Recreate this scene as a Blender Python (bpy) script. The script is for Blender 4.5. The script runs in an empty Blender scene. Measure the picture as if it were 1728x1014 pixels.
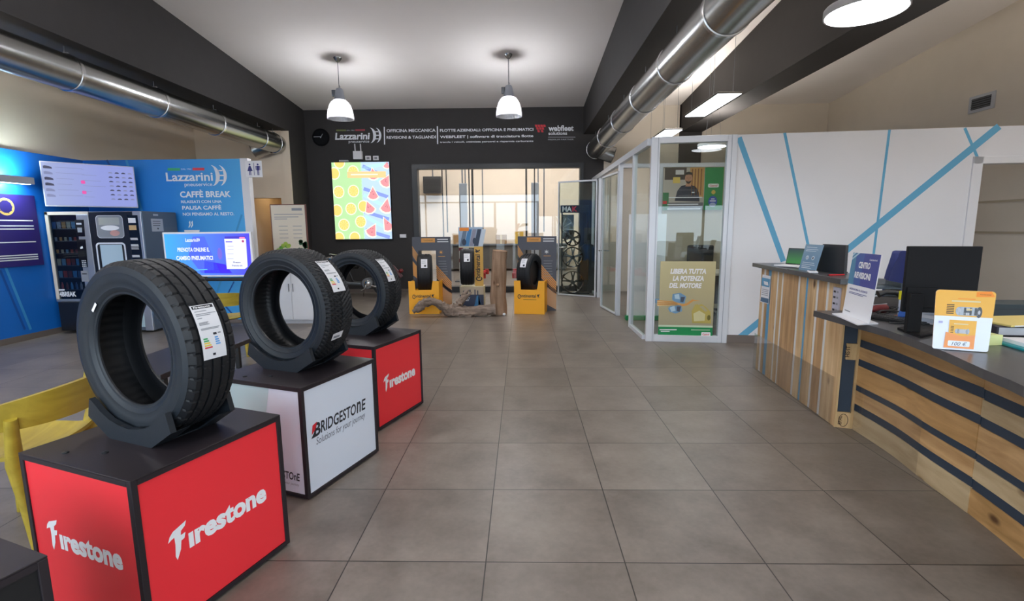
import bpy, bmesh, math, random
from mathutils import Vector, Matrix
random.seed(7)
sc = bpy.context.scene
COL = sc.collection
PI = math.pi

# ------------------------------------------------------------------ camera
FPX, PITCH, YAW, ROLL, CAMH = 836.52, .145589, -.021022, -.0080412, 1.43125
fw = Vector((math.sin(YAW)*math.cos(PITCH), math.cos(YAW)*math.cos(PITCH), -math.sin(PITCH)))
r0 = Vector((math.cos(YAW), -math.sin(YAW), 0)); u0 = r0.cross(fw)
CR = r0*math.cos(ROLL)+u0*math.sin(ROLL); CU = -r0*math.sin(ROLL)+u0*math.cos(ROLL)
CAM = Vector((0, 0, CAMH))
cd = bpy.data.cameras.new('camera'); co = bpy.data.objects.new('camera', cd); COL.objects.link(co)
mw = Matrix.Identity(4)
for i in range(3):
    mw[i][0] = CR[i]; mw[i][1] = CU[i]; mw[i][2] = -fw[i]; mw[i][3] = CAM[i]
co.matrix_world = mw
cd.sensor_width = 36; cd.sensor_fit = 'HORIZONTAL'; cd.lens = FPX/1728*36; cd.clip_start = .02; cd.clip_end = 200
sc.camera = co

def lin(h):
    c = [int(h[i:i+2], 16)/255 for i in (0, 2, 4)]
    return [x/12.92 if x <= .04045 else ((x+.055)/1.055)**2.4 for x in c]

# ------------------------------------------------------------------ world, daylight, exposure
W = bpy.data.worlds.new('world'); sc.world = W; W.use_nodes = True
nt = W.node_tree; nt.nodes.clear()
bg = nt.nodes.new('ShaderNodeBackground'); ow = nt.nodes.new('ShaderNodeOutputWorld')
bg.inputs[0].default_value = (.74, .87, 1, 1); bg.inputs[1].default_value = 4.3
nt.links.new(bg.outputs[0], ow.inputs[0])
vs = sc.view_settings
vs.view_transform = 'Standard'; vs.look = 'None'; vs.gamma = 1; vs.use_curve_mapping = False; vs.exposure = 0.35
cy = sc.cycles
cy.use_denoising = True; cy.max_bounces = 9; cy.diffuse_bounces = 5; cy.glossy_bounces = 5
cy.transmission_bounces = 8; cy.transparent_max_bounces = 16
cy.caustics_reflective = False; cy.caustics_refractive = False; cy.sample_clamp_indirect = 6

def area(name, loc, direction, sx, sy, power, color=(1, 1, 1), portal=False, spread=None):
    l = bpy.data.lights.new(name, 'AREA'); l.shape = 'RECTANGLE'; l.size = sx; l.size_y = sy
    l.energy = power; l.color = color
    if spread: l.spread = spread
    o = bpy.data.objects.new(name, l); COL.objects.link(o); o.location = loc
    o.rotation_euler = Vector(direction).to_track_quat('-Z', 'Z').to_euler()
    if portal: l.cycles.is_portal = True
    return o
# portals in the shop-front glazing behind the camera (they only guide the sky light in)
area('window_light_portal', (-.1, -.92, 1.5), (0, 1, 0), 12.6, 2.9, 1, portal=True)

# ------------------------------------------------------------------ pixel -> place helpers
def ray(x, y): return fw+CR*((x-864)/FPX)-CU*((y-507)/FPX)
def atZ(x, y, z=0.): d = ray(x, y); return CAM+d*((z-CAMH)/d.z)
def atY(x, y, Y): d = ray(x, y); return CAM+d*(Y/d.y)
def atX(x, y, X): d = ray(x, y); return CAM+d*(X/d.x)
def atP(x, y, p, n): d = ray(x, y); return CAM+d*((Vector(p)-CAM).dot(n)/d.dot(n))

# ------------------------------------------------------------------ materials
MATS = {}
def mat(name, hexc='808080', rough=.5, metal=0., noise=0., nscale=6., bump=0., bscale=40., coat=0., spec=.5, emit=0., stretch=None, trans=0.):
    if name in MATS: return MATS[name]
    m = bpy.data.materials.new(name); m.use_nodes = True; MATS[name] = m
    n = m.node_tree.nodes; L = m.node_tree.links; b = n['Principled BSDF']
    c = lin(hexc)
    b.inputs['Base Color'].default_value = (*c, 1); b.inputs['Roughness'].default_value = rough
    b.inputs['Metallic'].default_value = metal; b.inputs['Specular IOR Level'].default_value = spec
    b.inputs['Coat Weight'].default_value = coat
    if trans: b.inputs['Transmission Weight'].default_value = trans
    if emit:
        b.inputs['Emission Color'].default_value = (*c, 1); b.inputs['Emission Strength'].default_value = emit
        b.inputs['Base Color'].default_value = (*[x*.15 for x in c], 1)
    if noise or bump:
        tc = n.new('ShaderNodeTexCoord'); mp = n.new('ShaderNodeMapping')
        L.new(tc.outputs['Object'], mp.inputs[0])
        if stretch: mp.inputs['Scale'].default_value = stretch
    if noise:
        nz = n.new('ShaderNodeTexNoise'); nz.inputs['Scale'].default_value = nscale; nz.inputs['Detail'].default_value = 5
        L.new(mp.outputs[0], nz.inputs['Vector'])
        cr = n.new('ShaderNodeMapRange'); cr.inputs[1].default_value = .3; cr.inputs[2].default_value = .7
        cr.inputs[3].default_value = 1-noise; cr.inputs[4].default_value = 1+noise
        L.new(nz.outputs[0], cr.inputs[0])
        mx = n.new('ShaderNodeVectorMath'); mx.operation = 'SCALE'; mx.inputs[0].default_value = c
        L.new(cr.outputs[0], mx.inputs[3]); L.new(mx.outputs[0], b.inputs['Base Color'])
        if emit: L.new(mx.outputs[0], b.inputs['Emission Color'])
    if bump:
        nb = n.new('ShaderNodeTexNoise'); nb.inputs['Scale'].default_value = bscale; nb.inputs['Detail'].default_value = 3
        L.new(mp.outputs[0], nb.inputs['Vector'])
        bp = n.new('ShaderNodeBump'); bp.inputs['Strength'].default_value = bump; bp.inputs['Distance'].default_value = .01
        L.new(nb.outputs[0], bp.inputs['Height']); L.new(bp.outputs[0], b.inputs['Normal'])
    return m

def glass_mat(name, tint='f4faf8', refl=1.0, rough=.0):
    if name in MATS: return MATS[name]
    m = bpy.data.materials.new(name); m.use_nodes = True; MATS[name] = m
    n = m.node_tree.nodes; L = m.node_tree.links; n.clear()
    o = n.new('ShaderNodeOutputMaterial'); mx = n.new('ShaderNodeMixShader'); t = n.new('ShaderNodeBsdfTransparent')
    g = n.new('ShaderNodeBsdfGlossy'); g.inputs['Roughness'].default_value = rough; f = n.new('ShaderNodeFresnel'); f.inputs[0].default_value = 1.52
    t.inputs[0].default_value = (*lin(tint), 1)
    ml = n.new('ShaderNodeMath'); ml.operation = 'MULTIPLY'; ml.inputs[1].default_value = refl; ml.use_clamp = True
    ge = n.new('ShaderNodeNewGeometry'); io = n.new('ShaderNodeMapRange'); L.new(ge.outputs['Backfacing'], io.inputs[0]); io.inputs[3].default_value = 1.52; io.inputs[4].default_value = 1/1.52; L.new(io.outputs[0], f.inputs[0])
    L.new(f.outputs[0], ml.inputs[0]); L.new(ml.outputs[0], mx.inputs[0])
    L.new(t.outputs[0], mx.inputs[1]); L.new(g.outputs[0], mx.inputs[2]); L.new(mx.outputs[0], o.inputs[0])
    return m

def floor_mat():
    m = bpy.data.materials.new('floor_tiles'); m.use_nodes = True
    n = m.node_tree.nodes; L = m.node_tree.links; b = n['Principled BSDF']
    tc = n.new('ShaderNodeTexCoord'); sp = n.new('ShaderNodeSeparateXYZ'); L.new(tc.outputs['Object'], sp.inputs[0])
    def math_(op, a, bb=None, clamp=False):
        x = n.new('ShaderNodeMath'); x.operation = op; x.use_clamp = clamp
        for i, v in enumerate((a, bb)):
            if v is None: continue
            if isinstance(v, (int, float)): x.inputs[i].default_value = v
            else: L.new(v, x.inputs[i])
        return x.outputs[0]
    ids = []; edges = []
    for k, off in ((0, -.7634), (1, 1.9578)):
        q = math_('DIVIDE', math_('SUBTRACT', sp.outputs[k], off), .6)
        ids.append(math_('FLOOR', q))
        fr = math_('FRACT', q)
        edges.append(math_('MINIMUM', fr, math_('SUBTRACT', 1., fr)))
    e = math_('MINIMUM', edges[0], edges[1])
    joint = math_('LESS_THAN', e, .0045)
    cx = n.new('ShaderNodeCombineXYZ'); L.new(ids[0], cx.inputs[0]); L.new(ids[1], cx.inputs[1])
    wn = n.new('ShaderNodeTexWhiteNoise'); L.new(cx.outputs[0], wn.inputs['Vector'])
    off = n.new('ShaderNodeVectorMath'); off.operation = 'MULTIPLY_ADD'; L.new(wn.outputs[1], off.inputs[0]); off.inputs[1].default_value = (30, 30, 30)
    L.new(tc.outputs['Object'], off.inputs[2])
    nz = n.new('ShaderNodeTexNoise'); nz.inputs['Scale'].default_value = 3.2; nz.inputs['Detail'].default_value = 6; nz.inputs['Roughness'].default_value = .6
    L.new(off.outputs[0], nz.inputs['Vector'])
    n2 = n.new('ShaderNodeTexNoise'); n2.inputs['Scale'].default_value = 40; n2.inputs['Detail'].default_value = 4; L.new(off.outputs[0], n2.inputs['Vector'])
    v = math_('ADD', math_('ADD', math_('MULTIPLY', nz.outputs[0], .55), math_('MULTIPLY', n2.outputs[0], .12)), math_('MULTIPLY', wn.outputs[0], .1))
    rp = n.new('ShaderNodeValToRGB'); rp.color_ramp.elements[0].position = .2; rp.color_ramp.elements[1].position = .6
    rp.color_ramp.elements[0].color = (*lin('5a524a'), 1); rp.color_ramp.elements[1].color = (*lin('8f857c'), 1)
    L.new(v, rp.inputs[0])
    mx = n.new('ShaderNodeMix'); mx.data_type = 'RGBA'; L.new(joint, mx.inputs['Factor'])
    L.new(rp.outputs[0], mx.inputs[6]); mx.inputs[7].default_value = (*lin('2a2623'), 1)
    L.new(mx.outputs[2], b.inputs['Base Color'])
    mr = n.new('ShaderNodeMapRange'); L.new(nz.outputs[0], mr.inputs[0]); mr.inputs[3].default_value = .29; mr.inputs[4].default_value = .42
    L.new(mr.outputs[0], b.inputs['Roughness'])
    bp = n.new('ShaderNodeBump'); bp.inputs['Strength'].default_value = .15; bp.inputs['Distance'].default_value = .003
    L.new(math_('SUBTRACT', 1., joint), bp.inputs['Height']); L.new(bp.outputs[0], b.inputs['Normal'])
    return m

def wood_mat(name, c1, c2, axis, scale=9., rough=.6, knots=True):
    if name in MATS: return MATS[name]
    m = bpy.data.materials.new(name); m.use_nodes = True; MATS[name] = m
    n = m.node_tree.nodes; L = m.node_tree.links; b = n['Principled BSDF']; b.inputs['Roughness'].default_value = rough
    tc = n.new('ShaderNodeTexCoord'); mp = n.new('ShaderNodeMapping'); L.new(tc.outputs['Object'], mp.inputs[0])
    s = [1, 1, 1]; s[axis] = .08; mp.inputs['Scale'].default_value = s
    nz = n.new('ShaderNodeTexNoise'); nz.inputs['Scale'].default_value = scale*2.6; nz.inputs['Detail'].default_value = 7; nz.inputs['Distortion'].default_value = .6
    L.new(mp.outputs[0], nz.inputs['Vector'])
    n2 = n.new('ShaderNodeTexNoise'); n2.inputs['Scale'].default_value = 2.3; n2.inputs['Detail'].default_value = 4; L.new(tc.outputs['Object'], n2.inputs['Vector'])
    ad = n.new('ShaderNodeMath'); ad.operation = 'MULTIPLY_ADD'; L.new(n2.outputs[0], ad.inputs[0]); ad.inputs[1].default_value = .6; L.new(nz.outputs[0], ad.inputs[2])
    rp = n.new('ShaderNodeValToRGB'); rp.color_ramp.elements[0].position = .5; rp.color_ramp.elements[1].position = 1.05
    rp.color_ramp.elements[0].color = (*lin(c1), 1); rp.color_ramp.elements[1].color = (*lin(c2), 1)
    L.new(ad.outputs[0], rp.inputs[0]); col = rp.outputs[0]
    if knots:
        vo = n.new('ShaderNodeTexVoronoi'); vo.inputs['Scale'].default_value = 3.6
        mp2 = n.new('ShaderNodeMapping'); s2 = [1.6, 1.6, 1.6]; s2[axis] = .8; mp2.inputs['Scale'].default_value = s2; L.new(tc.outputs['Object'], mp2.inputs[0]); L.new(mp2.outputs[0], vo.inputs['Vector'])
        mr = n.new('ShaderNodeMapRange'); L.new(vo.outputs['Distance'], mr.inputs[0]); mr.inputs[1].default_value = .06; mr.inputs[2].default_value = .15; mr.inputs[3].default_value = 1; mr.inputs[4].default_value = 0
        mx = n.new('ShaderNodeMix'); mx.data_type = 'RGBA'; L.new(mr.outputs[0], mx.inputs['Factor']); L.new(col, mx.inputs[6]); mx.inputs[7].default_value = (*lin('5e3f24'), 1); col = mx.outputs[2]
    L.new(col, b.inputs['Base Color'])
    bp = n.new('ShaderNodeBump'); bp.inputs['Strength'].default_value = .12; bp.inputs['Distance'].default_value = .004; L.new(nz.outputs[0], bp.inputs['Height']); L.new(bp.outputs[0], b.inputs['Normal'])
    return m

def grad_mat(name, c1, c2, c3, axis='X', emit=0., rough=.5, scale=1., off=0.):
    """smooth printed gradient along an object axis"""
    if name in MATS: return MATS[name]
    m = bpy.data.materials.new(name); m.use_nodes = True; MATS[name] = m
    n = m.node_tree.nodes; L = m.node_tree.links; b = n['Principled BSDF']; b.inputs['Roughness'].default_value = rough
    tc = n.new('ShaderNodeTexCoord'); sp = n.new('ShaderNodeSeparateXYZ'); L.new(tc.outputs['Object'], sp.inputs[0])
    ma = n.new('ShaderNodeMath'); ma.operation = 'MULTIPLY_ADD'; L.new(sp.outputs['XYZ'.index(axis)], ma.inputs[0]); ma.inputs[1].default_value = scale; ma.inputs[2].default_value = off
    rp = n.new('ShaderNodeValToRGB'); e = rp.color_ramp.elements; e[0].color = (*lin(c1), 1); e[1].color = (*lin(c3), 1)
    x = e.new(.5); x.color = (*lin(c2), 1); L.new(ma.outputs[0], rp.inputs[0])
    if emit:
        L.new(rp.outputs[0], b.inputs['Emission Color']); b.inputs['Emission Strength'].default_value = emit; b.inputs['Base Color'].default_value = (.02, .02, .02, 1)
    else: L.new(rp.outputs[0], b.inputs['Base Color'])
    return m

BLACK = mat('black_paint', '312f2f', .75, noise=.05)
WHITE = mat('white_paint', 'e4e5e8', .55, noise=.015, nscale=2)
BEIGE = mat('beige_plaster', 'ecdcc6', .85, noise=.02, nscale=3, bump=.04)
BEIGER = mat('grey_beige_plaster', 'd6cdbf', .85, noise=.02, nscale=3, bump=.04)
CEIL = mat('ceiling_plaster', 'efeae6', .9, noise=.015, nscale=1.5)
ALU = mat('white_aluminium', 'd9dde3', .35, .1)
STEEL = mat('galvanised_steel', 'a9aaa8', .26, 1., noise=.06, nscale=3, bump=.02, bscale=8)
CHROME = mat('chrome', 'd8d8d8', .12, 1.)
DGREY = mat('dark_grey_plastic', '2a2b2d', .45)
BLACKP = mat('black_plastic', '17181a', .4)
BLACKG = mat('black_gloss', '101216', .12)
GREYM = mat('grey_metal', '6d7278', .4, .6)
PAPER = mat('white_paper', 'e8e8ec', .6)
INK = mat('dark_ink', '23242c', .6)
GREY = mat('mid_grey', '8c8f95', .6)
LGREY = mat('light_grey', 'b9bcc2', .6)
YEL = mat('signal_yellow', 'fdb112', .45)
ORANGE = mat('orange_print', 'ee8a1e', .5)
RED = mat('red_print', 'd8202e', .38)
PRWHITE = mat('white_print', 'f0f0f2', .45)
GREEN = mat('green_print', '0f8a4c', .45)
BLUE = mat('blue_print', '2a4fae', .45)
SKYB = mat('sky_blue_print', '55a0cc', .5)
TEAL = mat('teal_print', '128c98', .4)
GLASS = glass_mat('window_glass', 'f1f7f5', 1.0)
FLOOR = floor_mat()

# ------------------------------------------------------------------ mesh builder
def world_of(o):
    m = o.matrix_basis.copy(); p = o.parent
    while p: m = p.matrix_basis @ m; p = p.parent
    return m
class MB:
    def __init__(s): s.bm = bmesh.new(); s.mats = []
    def mi(s, m):
        if m not in s.mats: s.mats.append(m)
        return s.mats.index(m)
    def _fin(s, faces, m):
        i = s.mi(m)
        for f in faces: f.material_index = i
    def poly(s, pts, m):
        vs_ = [s.bm.verts.new(p) for p in pts]
        try: f = s.bm.faces.new(vs_)
        except ValueError: return
        s._fin([f], m)
    def box(s, x0, x1, y0, y1, z0, z1, m, M=None, bev=0.):
        t = bmesh.new()
        bmesh.ops.create_cube(t, size=1)
        bmesh.ops.scale(t, vec=(abs(x1-x0), abs(y1-y0), abs(z1-z0)), verts=t.verts)
        bmesh.ops.translate(t, vec=((x0+x1)/2, (y0+y1)/2, (z0+z1)/2), verts=t.verts)
        if bev: bmesh.ops.bevel(t, geom=list(t.edges), offset=bev, segments=2, affect='EDGES', profile=.5)
        s.merge(t, m, M)
        return s
    def merge(s, t, m, M=None):
        mp = {}
        for v in t.verts: mp[v] = s.bm.verts.new(M @ v.co if M is not None else v.co)
        fs = []
        for f in t.faces:
            try: fs.append(s.bm.faces.new([mp[v] for v in f.verts]))
            except ValueError: pass
        s._fin(fs, m); t.free()
    def cyl(s, p0, p1, r, r1=None, n=20, m=None, caps=True):
        return s.tube([p0, p1], [r, r if r1 is None else r1], n, m, caps)
    def tube(s, pts, rad, n=10, m=None, caps=True, wob=0.):
        pts = [Vector(p) for p in pts]; rings = []
        if not isinstance(rad, (list, tuple)): rad = [rad]*len(pts)
        up = None
        for i, p in enumerate(pts):
            d = (pts[min(i+1, len(pts)-1)]-pts[max(i-1, 0)]).normalized()
            if up is None:
                a = Vector((0, 0, 1)) if abs(d.z) < .9 else Vector((1, 0, 0)); up = (a-d*a.dot(d)).normalized()
            else: up = (up-d*up.dot(d)).normalized()
            sd = d.cross(up)
            rings.append([s.bm.verts.new(p+(up*math.cos(2*PI*k/n)+sd*math.sin(2*PI*k/n))*rad[i]*(1+random.uniform(-wob, wob))) for k in range(n)])
        fs = []
        for a, b in zip(rings, rings[1:]):
            for k in range(n): fs.append(s.bm.faces.new([a[k], a[(k+1) % n], b[(k+1) % n], b[k]]))
        if caps:
            fs.append(s.bm.faces.new(list(reversed(rings[0])))); fs.append(s.bm.faces.new(rings[-1]))
        s._fin(fs, m); return s
    def lathe(s, prof, n, m, M=None, closed=False, disp=None):
        """profile (radius, height) about Z"""
        rings = []
        for j, (r, z) in enumerate(prof):
            rr = []
            for k in range(n):
                q = r-(disp(j, k) if disp else 0); a = 2*PI*k/n
                v = Vector((q*math.cos(a), q*math.sin(a), z)); rr.append(s.bm.verts.new(M @ v if M is not None else v))
            rings.append(rr)
        fs = []; seq = list(zip(rings, rings[1:]))
        if closed: seq.append((rings[-1], rings[0]))
        for a, b in seq:
            for k in range(n): fs.append(s.bm.faces.new([a[k], a[(k+1) % n], b[(k+1) % n], b[k]]))
        s._fin(fs, m); return s
    def prism(s, pts, d0, d1, m, M=None):
        """2-D outline (x,z) extruded along y from d0 to d1"""
        t = bmesh.new()
        a = [t.verts.new((x, d0, z)) for x, z in pts]; b = [t.verts.new((x, d1, z)) for x, z in pts]
        f1 = t.faces.new(a); f2 = t.faces.new(list(reversed(b))); n = len(pts)
        for k in range(n): t.faces.new([a[k], b[k], b[(k+1) % n], a[(k+1) % n]])
        bmesh.ops.triangulate(t, faces=[f1, f2]); bmesh.ops.recalc_face_normals(t, faces=t.faces)
        s.merge(t, m, M); return s
    def sphere(s, c, r, m, n=16, sz=1.):
        t = bmesh.new(); bmesh.ops.create_uvsphere(t, u_segments=n, v_segments=n//2+2, radius=r)
        s.merge(t, m, Matrix.Translation(c) @ Matrix.Diagonal((1, 1, sz, 1))); return s
    def build(s, name, parent=None, world=False, smooth=None, loc=None):
        if world and parent is not None:
            iv = world_of(parent).inverted()
            bmesh.ops.transform(s.bm, matrix=iv, verts=s.bm.verts)
        me = bpy.data.meshes.new(name); s.bm.to_mesh(me); s.bm.free()
        for m in s.mats: me.materials.append(m)
        if smooth:
            for p in me.polygons: p.use_smooth = True
            me.set_sharp_from_angle(angle=math.radians(smooth))
        o = bpy.data.objects.new(name, me); COL.objects.link(o)
        if parent is not None: o.parent = parent
        if loc: o.location = loc
        return o

def tag(o, label=None, cat=None, group=None, kind=None):
    if label: o['label'] = label
    if cat: o['category'] = cat
    if group: o['group'] = group
    if kind: o['kind'] = kind
    return o
def thing(name, label, cat, loc=(0, 0, 0), rotz=0., group=None):
    o = bpy.data.objects.new(name, None); COL.objects.link(o); o.empty_display_size = .1
    o.location = loc; o.rotation_euler = (0, 0, rotz)
    return tag(o, label, cat, group)
def copy_tree(o, parent=None):
    c = o.copy(); COL.objects.link(c); c.parent = parent
    for ch in list(o.children): copy_tree(ch, c)
    return c
def struct(name, mb, **k): return tag(mb.build(name, **k), kind='structure')

# ------------------------------------------------------------------ printing (flat lettering and artwork laid on a surface)
def text_mesh(s, bold=0., shear=0.):
    c = bpy.data.curves.new('t', 'FONT'); c.body = s; c.size = 1; c.offset = bold; c.shear = shear; c.resolution_u = 3; c.fill_mode = 'FRONT'
    o = bpy.data.objects.new('t', c); COL.objects.link(o)
    me = bpy.data.meshes.new_from_object(o.evaluated_get(bpy.context.evaluated_depsgraph_get()))
    v = [tuple(x.co[:2]) for x in me.vertices]; f = [tuple(p.vertices) for p in me.polygons]
    bpy.data.objects.remove(o); bpy.data.curves.remove(c); bpy.data.meshes.remove(me)
    return v, f
class Print:
    def __init__(s, O, X, Y, off=.0006, fn=None, step=.0004):
        s.O = Vector(O); s.X = Vector(X).normalized(); s.Y = Vector(Y).normalized(); s.N = s.X.cross(s.Y); s.h = off; s.mb = MB(); s.fn = fn; s.step = step
    def at(s, u, v): return s.fn(u, v, s.h) if s.fn else s.O+s.X*u+s.Y*v+s.N*s.h
    def up(s): s.h += s.step; return s
    def poly(s, pts, m): s.mb.poly([s.at(*p) for p in pts], m); return s
    def rect(s, x0, y0, x1, y1, m): return s.poly([(x0, y0), (x1, y0), (x1, y1), (x0, y1)], m)
    def rrect(s, x0, y0, x1, y1, r, m):
        pts = []
        for cx, cy_, a0 in ((x1-r, y1-r, 0), (x0+r, y1-r, 90), (x0+r, y0+r, 180), (x1-r, y0+r, 270)):
            for k in range(6): a = math.radians(a0+18*k); pts.append((cx+r*math.cos(a), cy_+r*math.sin(a)))
        return s.poly(pts, m)
    def ell(s, cx, cy_, rx, ry, m, n=24, a0=0, a1=360):
        pts = [(cx+rx*math.cos(math.radians(a0+(a1-a0)*k/n)), cy_+ry*math.sin(math.radians(a0+(a1-a0)*k/n))) for k in range(n if a1-a0 >= 360 else n+1)]
        return s.poly(pts, m)
    def ring(s, cx, cy_, rx, ry, w, m, n=24, a0=0, a1=360):
        for k in range(n):
            a, b = (math.radians(a0+(a1-a0)*q/n) for q in (k, k+1))
            s.poly([(cx+rx*math.cos(a), cy_+ry*math.sin(a)), (cx+rx*math.cos(b), cy_+ry*math.sin(b)), (cx+(rx-w)*math.cos(b), cy_+(ry-w)*math.sin(b)), (cx+(rx-w)*math.cos(a), cy_+(ry-w)*math.sin(a))], m)
        return s
    def line(s, p, q, w, m):
        d = Vector((q[0]-p[0], q[1]-p[1])).normalized()*w/2
        return s.poly([(p[0]+d.y, p[1]-d.x), (q[0]+d.y, q[1]-d.x), (q[0]-d.y, q[1]+d.x), (p[0]-d.y, p[1]+d.x)], m)
    def text(s, t, x, y, w, h, m, bold=0., shear=0., slope=0.):
        v, f = text_mesh(t, bold, shear)
        x0 = min(a for a, b in v); x1 = max(a for a, b in v); y0 = min(b for a, b in v); y1 = max(b for a, b in v)
        sx = w/(x1-x0); sy = h/(y1-y0) if h else sx
        vv = [s.mb.bm.verts.new(s.at(x+(a-x0)*sx, y+(b-y0)*sy+slope*(a-x0)*sx)) for a, b in v]
        fs = []
        for q in f:
            try: fs.append(s.mb.bm.faces.new([vv[i] for i in q]))
            except ValueError: pass
        s.mb._fin(fs, m); return s
    def px(s, x, y):
        p = atP(x, y, s.O, s.N)-s.O; return p.dot(s.X), p.dot(s.Y)
    def tpx(s, t, bl, tr, m, bold=0., shear=0.):
        a = s.px(*bl); b = s.px(*tr); return s.text(t, a[0], a[1], b[0]-a[0], b[1]-a[1], m, bold, shear)
    def ppx(s, pts, m): return s.poly([s.px(*p) for p in pts], m)
    def lpx(s, p, q, w, m): return s.line(s.px(*p), s.px(*q), w, m)
    def lines(s, x, y, w, n, dy, hh, m, jit=.25):
        for k in range(n): s.rect(x, y-k*dy, x+w*(1-random.uniform(0, jit)), y-k*dy+hh, m)
        return s
    def build(s, name, parent=None, world=True): return s.mb.build(name, parent, world)

def tyre_logo(P, x, y, h, m):
    """two curved tyre edges joined by rungs, as on the shop sign"""
    for cx, ww, tk, lim in ((x, .46*h, .2*h, 80), (x+.36*h, .44*h, .15*h, 74)):
        n = 16; L_ = math.radians(lim); e = []
        for k in range(n+1):
            a = -L_+2*L_*k/n; th = tk*math.cos(a*.5*PI/L_*.98)+.004*h
            e.append(((cx+math.cos(a)*ww, y+h/2+math.sin(a)*h/2), (cx+math.cos(a)*ww-th, y+h/2+math.sin(a)*h/2*.97)))
        for k in range(n): P.poly([e[k][0], e[k+1][0], e[k+1][1], e[k][1]], m)
    for q in (.27, .5, .73): P.rect(x+(.36 if q != .5 else .42)*h, y+q*h-.03*h, x+(.6 if q != .5 else .68)*h, y+q*h+.03*h, m)

def smooth_pts(cp, n=5):
    out = []
    for i in range(len(cp)-1):
        p0 = cp[max(i-1, 0)]; p1 = cp[i]; p2 = cp[i+1]; p3 = cp[min(i+2, len(cp)-1)]
        for k in range(n):
            t = k/n; out.append(.5*((2*p1)+(p2-p0)*t+(2*p0-5*p1+4*p2-p3)*t*t+(3*p1-p0-3*p2+p3)*t**3))
    return out+[cp[-1]]

# ================================================================== THE SETTING
S_ = .0847; YB = 11.1; ZB = 3.98
def zc(y): return ZB+S_*(YB-y)
XL, XR, YF = -6.64, 6.5, -.95
m = MB(); m.box(-9, 10, -9, 18, -.2, 0, FLOOR); fl = struct('floor', m)
m = MB()
for (x0, x1) in ((XL-.3, XR+.3),):
    m.poly([(x0, YF-.3, zc(YF-.3)), (x0, YB+.2, zc(YB+.2)), (x1, YB+.2, zc(YB+.2)), (x1, YF-.3, zc(YF-.3))], CEIL)
    m.poly([(x0, YF-.3, zc(YF-.3)+.2), (x1, YF-.3, zc(YF-.3)+.2), (x1, YB+.2, zc(YB+.2)+.2), (x0, YB+.2, zc(YB+.2)+.2)], CEIL)
struct('ceiling', m)
# black beams
for i, x0 in enumerate((-5.157, 1.331, 3.38)):
    m = MB(); x1 = x0+.45
    b = [(x0, YF, 3.41), (x1, YF, 3.41), (x1, YB, 3.41), (x0, YB, 3.41)]; t = [(x0, YF, zc(YF)+.05), (x1, YF, zc(YF)+.05), (x1, YB, zc(YB)+.05), (x0, YB, zc(YB)+.05)]
    m.poly(list(reversed(b)), BLACK); m.poly(t, BLACK)
    for k in range(4): m.poly([b[k], b[(k+1) % 4], t[(k+1) % 4], t[k]], BLACK)
    struct('trim_%d' % (i+1), m)
# back wall: black section with the big opening, beige to the right
WX0, WX1, WZ0, WZ1 = -2.30, 1.285, .07, 2.735
m = MB()
m.box(-5.16, WX0, YB, YB+.2, 0, 4.05, BLACK); m.box(WX1, 1.78, YB, YB+.2, 0, 4.05, BLACK)
m.box(WX0, WX1, YB, YB+.2, WZ1, 4.05, BLACK); m.box(WX0, WX1, YB, YB+.2, 0, WZ0, BLACK)
m.box(1.78, XR+.2, YB, YB+.2, 0, 4.05, BEIGER)
m.box(3.38, 3.83, YB-.1, YB, 0, 4.0, BLACK)
wb = struct('wall_back', m)
m = MB(); m.box(-4.7, WX0-.12, YB-.02, YB, 0, .085, mat('baseboard_tile', '6d635c', .4)); struct('baseboard_back', m)
FR = mat('black_frame', '232528', .45)
m = MB()
for a in ((WX0-.1, WX0+.02, WZ0+.06, WZ1-.02), (WX1-.02, WX1+.06, WZ0+.06, WZ1-.02), (WX0-.1, WX1+.06, WZ1-.02, WZ1+.08), (WX0-.1, WX1+.06, 0, WZ0+.06)):
    m.box(a[0], a[1], YB-.04, YB+.16, a[2], a[3], FR)
w1 = struct('window_1', m)
for x in (-1.38, .58): pass
m = MB(); m.box(WX0, WX1, YB+.05, YB+.06, WZ0, WZ1, glass_mat('display_glass', 'f6f7f7', 1.2)); m.build('pane', w1)
m = MB()
for x in (-1.16, .28): m.box(x-.012, x+.012, YB+.03, YB+.08, WZ0, WZ1, FR)
m.build('mullion', w1)
# left side: return of the black pier, beige wall, blue clad walls
m = MB(); m.box(-4.86, -4.707, 10.3, YB, 0, 4.1, BLACK); struct('wall_pier', m)
m = MB()
m.box(XL-.2, -5.75, 10.3, 10.45, 0, 4.15, BEIGE); m.box(-4.95, -4.86, 10.3, 10.45, 0, 4.15, BEIGE); m.box(-5.75, -4.95, 10.3, 10.45, 2.08, 4.15, BEIGE)
m.box(-4.86, -4.70, 10.285, 10.3, 0, 3.4, BEIGE)
struct('wall_waiting', m)
m = MB(); m.box(XL-.2, XL, YF, 10.3, 0, 5.2, BEIGE); struct('wall_left', m)
m = MB(); m.box(-5.9, -4.86, 12.2, 12.3, 0, 2.6, BEIGE); m.box(-5.9, -5.8, 10.45, 12.2, 0, 2.6, BEIGE); m.box(-4.95, -4.86, 10.45, 12.2, 0, 2.6, BEIGE); m.box(-5.9, -4.86, 10.45, 12.3, 2.4, 2.5, BEIGE)
struct('wall_passage', m)
BLUEW = grad_mat('blue_wall_print', '0d64c4', '1c82d8', '55b6ee', 'X', rough=.5, scale=.36, off=2.42)
BLUEL = mat('blue_left_print', '0f6cc8', .5, noise=.1, nscale=.8)
BAND = mat('pale_blue_band', '3d94d0', .5); BANDD = mat('deep_blue_band', '0d4f9e', .5)
m = MB(); m.box(XL, XL+.04, 1.0, 7.55, .08, 2.485, BLUEL); wl = struct('wall_left_blue', m)
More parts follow.
